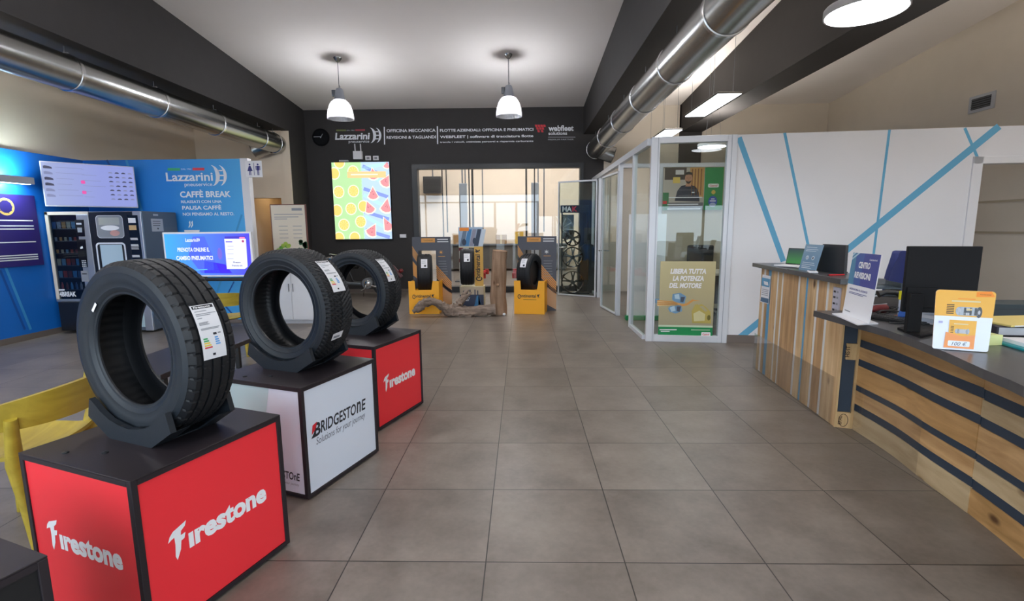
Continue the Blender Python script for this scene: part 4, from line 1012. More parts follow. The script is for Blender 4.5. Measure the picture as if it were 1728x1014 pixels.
def maker_text(P, x, y, w, mm, vert=False):
    P.text('C', x, y-.018*w/.3, w*.12, w*.20, mm, .02); P.text('ontinental', x+w*.09, y, w*.72, w*.145, mm, .02)
    # rearing horse mark
    q = [(0, 0), (.02, .05), (.0, .09), (.03, .12), (.07, .11), (.10, .13), (.09, .09), (.065, .08), (.06, .04), (.085, .0), (.055, .0), (.035, .04)]
    for tri in ((0, 1, 11), (1, 2, 7, 8, 11), (2, 3, 4, 7), (4, 5, 6, 7), (8, 9, 10, 11)): P.poly([(x+w*.86+q[i][0]*w*1.2, y+q[i][1]*w*1.2) for i in tri], mm)
def stand(x, y, rz, label, tl, icon):
    """cardboard stand: yellow bin in front, printed slate board behind with a slot for the tyre"""
    t = thing('cardboard_stand', label, 'display stand', (x, y, 0), rz, 'slate and yellow cardboard tyre stands')
    W2 = .255; D = .40
    m = MB()
    m.prism([(-W2, 0), (W2, 0), (W2, .41), (-W2, .41)], 0, .012, YEL); m.prism([(-W2, .41), (-W2+.115, .41), (-W2+.105, .56), (-W2, .56)], 0, .012, YEL); m.prism([(W2-.125, .41), (W2, .41), (W2, .56), (W2-.10, .56)], 0, .012, YEL)
    m.box(-W2, -W2+.012, .012, D, 0, .54, YEL); m.box(W2-.012, W2, .012, D, 0, .54, YEL); m.box(-W2+.012, W2-.012, .012, D, .375, .385, YEL)
    bn = m.build('bin', t)
    P = Print((0, 0, 0), (1, 0, 0), (0, 0, 1), .001); maker_text(P, -W2+.06, .28, .38, INK); P.rect(-.1, .24, .12, .246, mat('brown_print', '7a5518', .5)); P.build('lettering', bn, False)
    m = MB(); x0, x1, zt = -W2, W2+.16, 1.285
    sx0, sx1, sz0, sz1 = -W2+.10, W2-.10, .36, 1.05
    y0, y1 = D, D+.015
    m.box(x0, sx0, y0, y1, 0, zt, DKB); m.box(sx1, x1, y0, y1, 0, zt, DKB); m.box(sx0, sx1, y0, y1, sz1, zt, DKB); m.box(sx0, sx1, y0, y1, 0, sz0, DKB); bd = m.build('board', t)
    P = Print((0, D, 0), (1, 0, 0), (0, 0, 1), .001)
    P.rect(x0+.06+.1, 1.19, x0+.40, 1.265, ORS); P.lines(x0+.44, 1.235, .2, 2, .04, .014, PRWHITE, .1); P.lines(x1-.22, .86, .16, 7, .045, .008, GREY); P.rect(x1-.22, .945, x1-.1, .953, ORS)
    for k in range(5): z = 1.13-.035*k; P.poly([(x0, z), (x0, z-.022), (sx0, z-.022-.16), (sx0, z-.16)], ORS)
    P.poly([(x0, .87), (x0, .62), (sx0, .54), (sx0, .74)], ORS); P.poly([(x0, .92), (x0, .88), (sx0, .75), (sx0, .80)], DKB2)
    for k in range(6): z = .80-.04*k; P.poly([(sx1, z), (sx1, z-.026), (x1, z-.026-.30), (x1, z-.30)], ORS)
    P.poly([(sx1, .50), (sx1, .16), (x1, .02), (x1, .28)], mat('pale_amber', 'c8a27c', .5)); P.poly([(sx1, .56), (sx1, .51), (x1, .29), (x1, .35)], DKB2)
    cx, cz = x1-.17, 1.0+.02
    if icon == 'sun':
        P.ell(cx, cz, .018, .018, ORS, 12)
        for k in range(8): a = k*PI/4; P.line((cx+.024*math.cos(a), cz+.024*math.sin(a)), (cx+.036*math.cos(a), cz+.036*math.sin(a)), .006, ORS)
    else:
        for k in range(3): a = k*PI/3+PI/6; P.line((cx-.035*math.cos(a), cz-.035*math.sin(a)), (cx+.035*math.cos(a), cz+.035*math.sin(a)), .008, PRWHITE)
    P.build('print', bd, False); P = Print((0, D, 0), (1, 0, 0), (0, 0, 1), .0022); P.text('Continental', x0+.2, 1.215, .16, .03, mat('brown_print'), .01); P.build('header_lettering', bd, False)
    tt = plain_tyre('t', tl, 0, 0, 0, .33, .25, 0)
    M_ = Matrix.Translation((x, y, 0)) @ Matrix.Rotation(rz, 4, 'Z')
    c = M_ @ Vector((-.035, .345, .665)); tt.location = c; tt.rotation_euler = (0, 0, rz+PI/2)
    return t, tt
s1, tt1 = stand(-1.655, 8.23, 0, 'slate and yellow cardboard tyre stand with a sun mark, left of the driftwood', 'narrow black tyre seen tread-on in the left cardboard stand with the sun mark', 'sun')
s2, tt2 = stand(.115, 8.18, math.radians(-9), 'slate and yellow cardboard tyre stand with a snowflake mark, right of the log', 'black tyre standing turned in the right cardboard stand with the snowflake', 'snow')
tt2.rotation_euler[2] += math.radians(-15); tt1.rotation_euler[2] += math.radians(9)
def room_label(root, R, w):
    # label faces local +-x whichever points to the camera
    d = root.rotation_euler[2]; v = Vector((math.cos(d), math.sin(d), 0)); s = -1 if v.y > 0 else 1
    def fn(u, v_, h):
        a = math.radians(20)+v_/R; rr = R+.002+h
        return Vector((s*rr*math.cos(a), u*s, rr*math.sin(a)))
    P = Print((0, 0, 0), (1, 0, 0), (0, 1, 0), .0006, fn, .001); L_ = .17; W_ = w*.42
    for k in range(6): P.rect(-W_/2, L_*k/6, W_/2, L_*(k+1)/6, PAPER)
    P.up(); P.lines(-W_*.4, L_*.85, W_*.75, 5, L_*.1, L_*.03, GREY); P.rect(0, L_*.1, W_*.3, L_*.3, INK); P.build('paper_label', root, False)
for tq in (tt1, tt2): m = MB(); m.lathe([(.001, -.06), (.20, -.06), (.205, -.05), (.205, .05), (.20, .06), (.001, .06)], 40, BLACKP, Matrix.Rotation(-PI/2, 4, 'X')); m.build('hole_disc', tq, smooth=40)  # black disc added to close the hole of each stand tyre
room_label(tt1, .33, .25); room_label(tt2, .33, .25)
# middle board
mb = thing('picture_stand', 'tall cardboard stand with photos and upright lettering between the sun stand and the log', 'display stand', (-.93, 9.03, 0))
m = MB(); CRM = mat('cream_board', 'd8cba0', .5)
m.box(-.22, .22, 0, .015, 0, .37, CRM); m.box(.06, .22, 0, .015, .37, 1.45, CRM); m.box(-.22, .06, 0, .015, 1.08, 1.45, CRM); m.box(-.22, -.2, 0, .4, 0, .36, CRM); m.box(.2, .22, .015, .4, 0, .36, CRM); m.box(-.2, .2, .015, .4, .345, .355, CRM); bd = m.build('board', mb)
P = Print((-.93, 9.03, 0), (1, 0, 0), (0, 0, 1), .001)
P.rect(.06, .38, .22, 1.10, mat('mustard_print', 'd8a84a', .5)); P.rect(-.22, 1.10, .22, 1.45, mat('photo_blue_grey', '9fb4cc', .5)); P.rect(-.22, 0, .22, .22, mat('photo_navy', '2f3a54', .5)); P.rect(-.22, .22, .22, .36, mat('photo_haze', 'b8a890', .5)); P.up()
for k, c in enumerate(('5f7388', '3c7cb0', '8a8a9c', '26344c', 'c8d4e0')): P.poly([(-.2+.085*k, 1.11), (-.12+.085*k, 1.11), (-.06+.085*k, 1.41), (-.13+.085*k, 1.41)], mat('photo_tone_%d' % k, c, .5))
P.up(); P.rect(-.20, 1.38, -.03, 1.44, ORANGE); P.ell(.07, 1.2, .035, .06, mat('photo_tone_3'), 14); P.ell(-.12, 1.18, .04, .06, mat('photo_tone_3'), 14)
for x in (-.16, -.09, -.04, .05, .1): P.rect(x, .2, x+.02, .28+random.random()*.05, mat('photo_tone_3'))
P.text('SAFETY', -.18, .14, .15, .028, PRWHITE, .02); P.text('FIRST', -.14, .10, .09, .028, PRWHITE, .02); P.poly([(.04, 0), (.18, 0), (.13, .2), (.09, .2)], mat('photo_tone_1')); P.poly([(.12, .02), (.17, .02), (.13, .19), (.12, .19)], PRWHITE)
P.build('print', bd)
P = Print((-.93, 9.03, 0), (0, 0, 1), (-1, 0, 0), .0022); maker_text(P, .47, -.165, .60, INK); P.build('lettering', bd)
tt3 = plain_tyre('t', 'black tyre with white label hanging in the tall picture stand', -.93-.085, 9.03+.1, .725, .335, .255, 0); tt3.rotation_euler[2] += math.radians(6); room_label(tt3, .335, .255)
BARK = wood_mat('weathered_trunk', '74573f', 'ab8d74', 2, 7, .85); DRIFT = wood_mat('grey_driftwood', '4a3c32', '9c8a7c', 0, 9, .9)
lg = thing('tree_trunk', 'upright bare tree trunk section standing between the tyre stands', 'log', (-.40, 8.24, 0))
m = MB(); random.seed(3)
m.tube([(0, 0, 0), (.005, 0, .12), (-.012, 0, .3), (0, .01, .5), (.012, 0, .7), (.02, .01, .9), (.035, 0, 1.06)], [.145, .135, .133, .128, .125, .12, .122], 26, BARK, True, .035); m.sphere((.0, -.125, .5), .03, BARK); m.build('trunk', lg, smooth=60)
def pile(pts): return [atY(x, y, Y) for x, y, Y in pts]
dw = thing('driftwood', 'grey twisted driftwood branch lying in front of the cardboard stands', 'driftwood', (-1.1, 8.0, 0))
m = MB()
def limb(px_, rad, n=18, wob=.2):
    pts = pile(px_); m_ = len(pts); P_ = smooth_pts(pts, 5); R_ = []
    for i in range(len(P_)):
        t_ = i/5; k = min(int(t_), m_-2); f_ = t_-k; R_.append((rad[k]*(1-f_)+rad[k+1]*f_)*random.uniform(.86, 1.14))
    m.tube(P_, R_, n, DRIFT, True, wob)
limb([(697, 526, 7.95), (706, 520, 7.96), (718, 511, 7.98), (733, 509, 7.98), (746, 516, 7.99), (757, 523, 8.0)], [.03, .06, .07, .06, .07, .085])
limb([(748, 520, 8.0), (762, 525, 8.0), (785, 527, 8.0), (810, 524, 8.0), (836, 522, 8.02)], [.05, .105, .10, .075, .075], 22)
limb([(766, 522, 8.0), (775, 513, 8.03), (782, 502, 8.06), (785, 494, 8.1), (791, 489, 8.1)], [.07, .06, .05, .035, .012])
limb([(779, 510, 8.03), (788, 500, 8.0), (796, 493, 8.0)], [.035, .028, .012])
m.build('branch', dw, True, smooth=32)
m = MB(); m.sphere((-.30, 8.06, .022), .028, PAPER, 10, .8); tag(m.build('pebble', smooth=60), 'small white pebble on the floor at the foot of the trunk', 'stone')

# ================================================================== WHEEL DISPLAY AND GLASS LEAF
wr = thing('wheel_rack', 'black alloy wheel rack with a lettered header behind the glass door leaf', 'wheel rack', (1.15, 10.85, 0))
m = MB(); m.box(-.32, .30, -.02, .02, 1.74, 1.90, BLACKP, None, .004); hd = m.build('header', wr)
P = Print((1.15, 10.83, 0), (1, 0, 0), (0, 0, 1), .001); P.text('MA', -.28, 1.765, .2, .11, PRWHITE, .03); P.text('K', -.07, 1.765, .11, .11, RED, .03); P.build('lettering', hd)
m = MB()
for x in (-.30, .28): m.box(x, x+.03, -.015, .015, 0, 1.8, BLACKP)
m.box(-.3, .3, -.2, .2, 0, .03, BLACKP); m.build('frame', wr)
m = MB(); m.box(-.30, -.03, -.012, .0, 1.18, 1.70, BLACKG); pn = m.build('picture_panel', wr)
P = Print((1.15, 10.838, 0), (1, 0, 0), (0, 0, 1), .001)
for k in range(5): a = math.radians(20+k*36); P.line((-.3, 1.4), (-.3+.26*math.cos(a-PI/3), 1.4+.26*math.sin(a-PI/3)), .022, LGREY)
P.ring(-.3, 1.4, .27, .27, .02, GREY, 16, -85, 85); P.build('wheel_picture', pn)
DW_ = mat('anthracite_alloy', '3a3b3e', .25, .8)
def alloy(x, y, z, R, rx, label):
    t = thing('alloy_wheel', label, 'wheel', (x, y, z), 0, 'alloy wheels on the black rack'); M0 = Matrix.Rotation(PI/2, 4, 'X')
    m = MB(); m.lathe([(R, -.1), (R, .1), (R-.012, .105), (R-.02, .09), (R-.03, 0), (R-.02, -.09)], 48, DW_, M0, closed=True); m.build('barrel', t, smooth=40)
    for k in range(5):
        a = 2*PI*k/5+.3; m = MB()
        for s in (-.13, .13):
            m.tube([(.05*math.cos(a), -.09, .05*math.sin(a)), (.55*R*math.cos(a+s*.8), -.1, .55*R*math.sin(a+s*.8)), ((R-.015)*math.cos(a+s*1.4), -.085, (R-.015)*math.sin(a+s*1.4))], [.022, .015, .014], 8, DW_ if rx else GREYM)
        m.build('spoke', t, smooth=50)
    m = MB(); m.cyl((0, -.115, 0), (0, .06, 0), .045, n=20, m=DW_); m.build('hub', t, smooth=40)
alloy(1.08, 10.66, .27, .24, 1, 'dark alloy wheel lowest in front of the black rack')
alloy(1.08, 10.71, .80, .22, 0, 'greyer alloy wheel in the middle of the black rack')
alloy(1.08, 10.73, 1.2, .17, 1, 'small dark alloy wheel under the header of the rack')
m = MB(); m.prism([(0, 0), (.36, 0), (.36, .9), (.33, 1.05), (.2, 1.1), (.06, 1.0), (.0, .6)], 0, .2, BLACKP, Matrix.Translation((1.22, 10.875, 0))); tag(m.build('covered_rack'), 'tall black covered shape beside the alloy wheels', 'cover')
def leaf(name, hinge, ang, w, h, label, hand, lab_h):
    t = thing(name, label, 'door', hinge, ang)
    m = MB(); f_ = .022
    m.box(0, w, -.02, .02, h-.03, h, ALU); m.box(0, w, -.02, .02, .01, .035, ALU); m.box(0, f_, -.02, .02, .01, h, ALU); m.box(w-f_, w, -.02, .02, .01, h, ALU); m.build('frame', t)
    m = MB(); m.box(f_, w-f_, -.004, .004, .035, h-.03, GLASS); m.build('pane', t)
    m = MB(); x = w-.05
    for s in (-1, 1): m.tube([(x, .02*s, 1.02), (x, .07*s, 1.02), (x-.11, .07*s, 1.02)], .01, 8, STEEL)
    m.build('handle', t, smooth=40)
    return t
leaf('glass_door', (1.50, 10.10, 0), math.atan2(10.5-10.1, .84-1.5), .86, 2.37, 'clear glass door leaf standing open in front of the alloy wheel rack', 0, 0)
leaf('glass_door', (1.535, 8.03, 0), math.atan2(.88, -.11), .885, 2.30, 'narrow glass door leaf with steel handle set in the office side, slightly ajar', 0, 0)

# ================================================================== WORKSHOP
LR = mat('lift_red', 'b82a2e', .4)
for x, nm in ((-1.55, 'left'), (.35, 'right')):
    t = thing('lift_post', 'pale car lift post with red floor arms in the workshop, %s one' % nm, 'car lift', (x, 13.4, 0), 0, 'car lift posts in the workshop')
    m = MB(); m.box(-.1, .1, -.1, .1, 0, 2.6, mat('lift_grey', 'c8ccd0', .4), None, .01); m.box(-.25, .25, -.2, .2, 0, .03, GREYM); m.build('post', t)
    for s in (-1, 1):
        m = MB(); m.tube([(0, -.1*s, .2), (.55*(1 if nm == 'left' else -1), -.6*s, .2)], .05, 8, LR); m.cyl((.55*(1 if nm == 'left' else -1), -.6*s, .14), (.55*(1 if nm == 'left' else -1), -.6*s, .28), .06, n=12, m=LR); m.build('arm', t)
bp = thing('bollard', 'white striped post with a dark red band just behind the window', 'post', (-1.46, 11.9, 0))
m = MB(); m.cyl((0, 0, .02), (0, 0, 1.15), .05, n=20, m=PRWHITE); m.cyl((0, 0, 0), (0, 0, .02), .11, n=20, m=GREYM); m.build('post', bp, smooth=40)
for z in (.62, .9): m = MB(); m.cyl((0, 0, z), (0, 0, z+.09), .0515, n=20, m=mat('wine_band', '8a2a44', .5)); m.build('band', bp, smooth=40)
hb = thing('heater_unit', 'dark box heater hanging high in the workshop, top left of window', 'heater', (-3.0, 16.9, 2.6))
m = MB(); m.box(-.3, .3, 0, .4, 0, .55, DGREY, None, .01); m.build('housing', hb)
for k in range(7): m = MB(); m.box(-.27, .27, -.015, .0, .05+.065*k, .08+.065*k, BLACKP); m.build('louvre', hb)
m = MB(); m.cyl((0, .2, .55), (0, .2, 2.4), .02, n=8, m=GREYM); m.build('hanger', hb)
for k, (px_, r) in enumerate(((746, .02), (753, .02), (780, .025), (785, .02), (797, .035), (814, .018), (888, .03), (908, .02), (918, .02))):
    p = atY(px_, 300, 16.2); m = MB(); m.cyl((p.x, 16.2, 1.3 if k % 3 else .6), (p.x, 16.2, 4.99), r, n=10, m=(GREYM, BLACKP)[k in (0, 1, 4, 6)])
    tag(m.build('hanging_pipe', smooth=40), 'vertical pipe hanging in the workshop, number %d from the left' % (k+1) if False else 'vertical %s pipe hanging from the workshop ceiling, %s from the left' % ('black' if k in (0, 1, 4, 6) else 'grey', ('first', 'second', 'third', 'fourth', 'fifth', 'sixth', 'seventh', 'eighth', 'last')[k]), 'pipe', 'pipes hanging in the workshop')
wk = thing('workbench', 'long grey workbench against the workshop back wall', 'workbench', (-.6, 16.9, 0))
m = MB(); m.box(-2.2, 2.2, -.35, .35, .85, .9, GREYM, None, .005); m.build('top', wk)
m = MB(); m.box(-2.1, 2.1, -.3, .33, .08, .85, mat('bench_dark', '57534e', .5)); m.build('cabinet', wk)
for sx in (-2, 2): m = MB(); m.box(sx-.05, sx+.05, -.3, .3, 0, .08, BLACKP); m.build('foot', wk)
for k, (x, w, h, c) in enumerate(((-1.5, .4, .3, 'b08a5c'), (-.9, .3, .45, '6a3030'), (-.1, .35, .3, '9a7a50'), (.5, .3, .4, 'c8a040'), (1.2, .4, .25, '5a6068'))):
    o = thing('parts_box', '%s parts box on the workshop bench' % ('brown wide', 'dark red tall', 'tan square', 'mustard upright', 'slate flat')[k], 'box', (-.6+x, 16.85, .9), 0, 'parts boxes on the workbench')
    m = MB(); m.box(-w/2, w/2, -.15, .15, 0, h, mat('box_tone_%d' % k, c, .7), None, .006); m.build('carton', o); m = MB(); m.box(-.03, .03, -.152, -.149, 0, h, mat('packing_tape', 'c8b48a', .4)); m.build('tape', o)
area('workshop_tubes', (-.5, 14.6, 4.9), (0, 0, -1), 5, 1.2, 260, (1, .97, .97))
for k in (0, 1):
    o = thing('tube_lamp', 'long workshop tube lamp above the bench side, %s row' % ('front', 'rear')[k], 'lamp', (-.5, 13.6+2*k, 4.92))
    m = MB(); m.box(-1.2, 1.2, -.06, .06, 0, .08, PRWHITE); m.build('housing', o); m = MB(); m.cyl((-1.15, 0, -.02), (1.15, 0, -.02), .02, n=10, m=EM_W); m.build('tube', o)
# ================================================================== GLASS OFFICE
gp = thing('window_3', None, None, PA, ANG); gp['kind'] = 'structure'
m = MB()
m.box(-.03, .07, -.03, .05, 0, HP, ALU, None, .004); m.box(LP-.09, LP+.02, -.03, .05, 0, HP, ALU, None, .004); m.box(.07, LP-.09, -.03, .05, HP-.075, HP, ALU, None, .004); m.box(.07, LP-.09, -.03, .05, 0, .085, ALU, None, .004)
m.box(LP-.045, LP-.04, -.034, -.03, 0, HP, mat('frame_groove', '9aa2ac', .4)); m.box(.045, .05, -.034, -.03, 0, HP, mat('frame_groove')); m.build('frame', gp)
m = MB(); m.box(.07, LP-.09, .005, .013, .085, HP-.075, GLASS); m.build('pane', gp)
XS = 1.56
gs = thing('window_4', None, None, (XS, 6.25, 0), 0); gs['kind'] = 'structure'
m = MB()
m.box(-.035, .035, 0, 4.85, HP-.085, HP, ALU, None, .004)
for y in (.78, 1.74, 1.80, 3.86, 4.78): m.box(-.03, .03, y, y+.05, 0, HP-.085, ALU, None, .003)
for a, b in ((.02, .78), (3.91, 4.78)): m.box(-.025, .025, a, b, 0, .05, ALU)
m.build('frame', gs)
for a, b in ((.02, .78), (3.91, 4.78)):
    m = MB(); m.box(-.004, .004, a, b, .05, HP-.085, glass_mat('side_glass', 'f4f8f6', .5)); m.build('pane', gs)
m = MB(); m.box(2.36, 6.5, 8.66, 8.74, 0, 2.42, mat('office_beige', 'c4b9a2', .8)); m.box(1.6, 6.5, 8.64, 8.76, 2.42, HP, ALU); m.box(2.33, 2.39, 8.64, 8.76, 0, 2.42, ALU); struct('wall_office', m)
# engine oil poster on the front pane
op = thing('oil_poster', 'gold and green engine oil poster low on the front glass of the office', 'poster', (PA.x+.3, PA.y-.05, .5))
OP = Print(PA+NW*.0, DW, (0, 0, 1), .004)
a = OP.px(1110, 569); b = OP.px(1208, 441)
GLD = grad_mat('gold_poster', 'a39d82', 'b9b086', 'c9c092', 'Z', .0, .45, .9, .3)
m = MB(); m.box(a[0], b[0], -.012, -.004, a[1], b[1], GLD, MW); bd = m.build('sheet', op, True)
P = Print(PA+NW*.012, DW, (0, 0, 1), .001); w_ = b[0]-a[0]; h_ = b[1]-a[1]; X_, Y_ = a
P.rect(X_, Y_, X_+w_, Y_+h_*.145, GREEN); P.rect(X_, Y_+h_*.145, X_+w_, Y_+h_*.17, mat('pale_band', 'c8d8bc', .5)); P.up()
P.tpx('LIBERA TUTTA', (1131, 462), (1192, 453.5), PRWHITE, .05, .2); P.tpx('LA POTENZA', (1135, 474), (1188, 465.5), PRWHITE, .05, .2); P.tpx('DEL MOTORE', (1129, 486), (1184.5, 477.5), PRWHITE, .05, .2)
OG = mat('oil_orange', 'd89a50', .4); OPK = mat('oil_pale', 'e8c890', .4); BST = mat('steel_blue_print', '6f98b8', .4); BS2 = mat('ice_blue_print', 'b4cfdc', .4); DK2 = mat('slate_print', '454c5c', .4)
for k in range(6): P.ppx([(1109, 506+k*1.6), (1140, 509+k), (1150, 512+k*.6), (1140, 511+k), (1109, 508+k*1.6)], (OG, OPK)[k % 2])
P.ppx([(1146, 514), (1158, 512), (1168, 505), (1182, 508), (1170, 508), (1160, 515), (1150, 517)], OG)
P.ppx([(1135, 496), (1148, 494), (1158, 500), (1155, 512), (1140, 511), (1134, 505)], BST); P.ppx([(1127, 520), (1134, 514), (1150, 515), (1151, 525), (1140, 529), (1130, 526)], BST); P.up()
P.ppx([(1138, 497), (1146, 496), (1147, 505), (1139, 504)], BS2); P.ppx([(1149, 501), (1156, 501), (1153, 510), (1148, 509)], DK2); P.ppx([(1130, 519), (1138, 516), (1140, 524), (1133, 526)], BS2); P.ppx([(1142, 517), (1149, 517), (1147, 526), (1142, 525)], DK2)
P.ppx([(1168, 545), (1167, 525), (1172, 516), (1178, 515), (1184, 513), (1190, 517), (1199, 526), (1200, 546)], mat('bottle_gold', 'b8a858', .4)); P.up()
P.ppx([(1180, 517), (1186, 516), (1194, 524), (1190, 526)], GLD); P.ppx([(1170, 529), (1180, 524), (1190, 530), (1189, 541), (1171, 542)], mat('bottle_label', 'd0cc9c', .4)); P.ell(*P.px(1196, 536), .02, .035, mat('bottle_olive', '6a6430', .4), 14)
P.ppx([(1172, 514), (1178, 513), (1179, 518), (1173, 519)], mat('bottle_gold')); P.ppx([(1113, 555.5), (1142, 555.5), (1142, 557), (1113, 557)], PRWHITE); P.ppx([(1115, 558.5), (1130, 558.5), (1130, 559.7), (1115, 559.7)], PRWHITE); P.ppx([(1166, 556), (1198, 556.4), (1198, 557.4), (1166, 557)], mat('pale_band'))
a = P.px(1183, 568); b = P.px(1199, 560.5); P.rrect(a[0], a[1], b[0], b[1], .012, PRWHITE); P.up(); P.text('Castrol', a[0]+.015, a[1]+.018, b[0]-a[0]-.03, b[1]-a[1]-.035, RED, .02, .15)
P.build('print', bd)
m = MB(); p = OP.px(1093, 511); q = OP.px(1111, 504); m.box(p[0]-.0, q[0]+.01, -.012, -.004, p[1], q[1], BST, MW); m.box(p[0]+.02, p[0]+.09, -.0126, -.012, p[1]+.015, q[1]-.012, DK2, MW); m.build('cut_out', op, True)
# mechanic poster at the back of the office
mp = thing('mechanic_poster', 'wide photo poster of a person in a dark polo with green side panel', 'poster', (2.9, 8.64, 2.05))
xa, xb, za, zb = 2.385, 3.385, 1.705, 2.405
m = MB(); m.box(xa, xb, 8.60, 8.615, za, zb, mat('photo_warm', 'b8b0a4', .5)); bd = m.build('board', mp, True)
P = Print((xa, 8.60, za), (1, 0, 0), (0, 0, 1), .001); w_, h_ = xb-xa, zb-za
PH = [mat('ph_%d' % i, c, .5) for i, c in enumerate(('4a4038', 'c89858', '8a5a34', '2e7a4a', '6a6a70', 'd8d4d0', '1f2a3e', 'b8866a', '2a221e', 'e0c060'))]
P.rect(.02*w_, .72*h_, .38*w_, h_, PH[0]); P.rect(.44*w_, .3*h_, .68*w_, h_, PH[1]); P.rect(.0, 0, .1*w_, .42*h_, PH[3]); P.rect(.1*w_, 0, .68*w_, .18*h_, PH[4]); P.up()
for k in range(4): P.rect((.47+.05*k)*w_, .35*h_, (.49+.05*k)*w_, .97*h_, PH[2])
P.rect(.16*w_, .64*h_, .28*w_, .78*h_, PH[9]); P.rect(.2*w_, .84*h_, .34*w_, .95*h_, PH[5]); P.rect(0, .15*h_, .07*w_, .22*h_, RED)
P.poly([(.20*w_, .22*h_), (.24*w_, .46*h_), (.30*w_, .57*h_), (.38*w_, .60*h_), (.46*w_, .60*h_), (.55*w_, .54*h_), (.60*w_, .42*h_), (.62*w_, .2*h_)], PH[6]); P.up()
P.poly([(.37*w_, .56*h_), (.47*w_, .56*h_), (.45*w_, .66*h_), (.39*w_, .66*h_)], PH[7]); P.ell(.42*w_, .75*h_, .062*w_, .125*h_, PH[7]); P.up()
P.poly([(.355*w_, .77*h_), (.36*w_, .88*h_), (.42*w_, .91*h_), (.48*w_, .88*h_), (.485*w_, .77*h_), (.47*w_, .83*h_), (.42*w_, .84*h_), (.37*w_, .83*h_)], PH[8]); P.poly([(.37*w_, .70*h_), (.39*w_, .64*h_), (.42*w_, .62*h_), (.45*w_, .64*h_), (.47*w_, .70*h_), (.42*w_, .67*h_)], PH[8])
for x in (.395, .445): P.ell(x*w_, .76*h_, .007, .005, PH[8], 8)
P.line((.42*w_, .755*h_), (.425*w_, .715*h_), .008, mat('ph_nose', 'a0745a', .5)); P.line((.405*w_, .687*h_), (.437*w_, .687*h_), .007, mat('ph_lip', '8a5248', .5))
for z in (.47, .34): P.rect(.26*w_, z*h_, .6*w_, (z+.012)*h_, PH[4])
P.rect(.48*w_, .405*h_, .53*w_, .43*h_, PRWHITE)
P.rect(.10*w_, .29*h_, .66*w_, .31*h_, PRWHITE); P.rect(.08*w_, .12*h_, .6*w_, .15*h_, PRWHITE); P.rect(.08*w_, .015*h_, .64*w_, .045*h_, PRWHITE)
P.rect(.69*w_, 0, w_, h_, GREEN); P.up(); P.rrect(.75*w_, .53*h_, .93*w_, .62*h_, .02, PRWHITE); P.up(); P.text('Castrol', .775*w_, .552*h_, .13*w_, .045*h_, RED, .02, .15)
P.ell(.845*w_, .42*h_, .035*w_, .05*h_, PH[9], 14); P.ell(.84*w_, .2*h_, .075*w_, .13*h_, BLUE); P.up(); P.ell(.84*w_, .12*h_, .055*w_, .05*h_, mat('pale_blue_print', 'a8b8d8', .5)); P.rect(.79*w_, .2*h_, .89*w_, .225*h_, PRWHITE); P.rect(.81*w_, .25*h_, .87*w_, .27*h_, PRWHITE)
P.build('print', bd)
# roll-up banner
rb = thing('rollup_banner', 'white and green oil roll-up banner standing inside the glass office', 'banner', (1.9, 7.62, 0), -.05)
m = MB(); m.box(-.30, .30, -.06, .06, 0, .07, GREEN, None, .01); m.build('base', rb); m = MB(); m.box(-.28, .28, -.004, .004, .07, 1.62, PRWHITE); bd = m.build('sheet', rb)
P = Print((-.28, -.004, .07), (1, 0, 0), (0, 0, 1), .001)
P.poly([(0, 1.3), (.1, 1.55), (.2, 1.55), (.08, 1.25), (0, 1.1)], RED); P.poly([(.1, 1.35), (.3, 1.55), (.56, 1.55), (.56, 1.45), (.3, 1.42)], GREEN); P.rect(.0, 1.12, .56, 1.22, DK2); P.rect(0, .98, .56, 1.10, GREEN); P.rect(0, .75, .56, .97, mat('photo_sand', 'a8a088', .5)); P.rect(.25, .55, .56, .72, mat('rose_print', 'd8a0a8', .5)); P.rect(0, 0, .56, .14, GREEN)
for k in range(4): P.ell(.08+.13*k, 1.15, .035, .05, BLACKP, 12)
P.up(); P.lines(.05, .70, .2, 8, .035, .008, GREY)
P.poly([(.10, .17), (.19, .17), (.19, .36), (.165, .42), (.12, .45), (.11, .36)], mat('bottle_green', '1f5a3c', .4)); P.up(); P.rect(.115, .22, .175, .31, RED); P.build('print', bd)
rs = thing('round_red_sign', 'round red plate on the post at the back of the office', 'sign', (2.03, 8.62, 1.40))
m = MB(); m.lathe([(.001, .012), (.11, .012), (.115, 0)], 28, RED, Matrix.Rotation(PI/2, 4, 'X')); m.build('plate', rs, smooth=40); m = MB(); m.cyl((0, .012, -1.4), (0, .012, .1), .012, n=8, m=STEEL); m.build('post', rs)
od = thing('office_desk', 'pale office desk inside the glass office', 'desk', (2.9, 7.55, 0))
m = MB(); m.box(-.6, 1.3, -.3, .45, .72, .75, mat('pale_desk', 'd8d2c4', .45), None, .003); m.build('top', od)
for x in (-.58, 1.24): m = MB(); m.box(x, x+.04, -.28, .43, 0, .72, mat('desk_grey', '6a6a6e', .5)); m.build('leg', od)
m = MB(); m.box(-.4, 1.2, .38, .40, .2, .7, mat('desk_grey')); m.build('modesty_panel', od)
om = thing('office_monitor', 'black monitor on the desk inside the glass office', 'monitor', (3.28, 7.5, .75), .12)
m = MB(); m.box(-.27, .27, 0, .04, .12, .45, DGREY, None, .006); m.build('screen', om); m = MB(); m.box(-.03, .03, .03, .07, 0, .3, BLACKP); m.box(-.12, .12, -.02, .16, 0, .012, BLACKP, None, .003); m.build('stand', om)
oc = thing('office_chair', 'dark office chair behind the desk in the glass office', 'chair', (3.0, 8.2, 0))
m = MB(); m.box(-.24, .24, -.24, .24, .44, .52, DGREY, None, .03); m.build('seat', oc); m = MB(); m.box(-.22, .22, .2, .27, .6, 1.12, DGREY, None, .03); m.build('backrest', oc); m = MB(); m.cyl((0, 0, .08), (0, 0, .44), .03, n=12, m=GREYM)
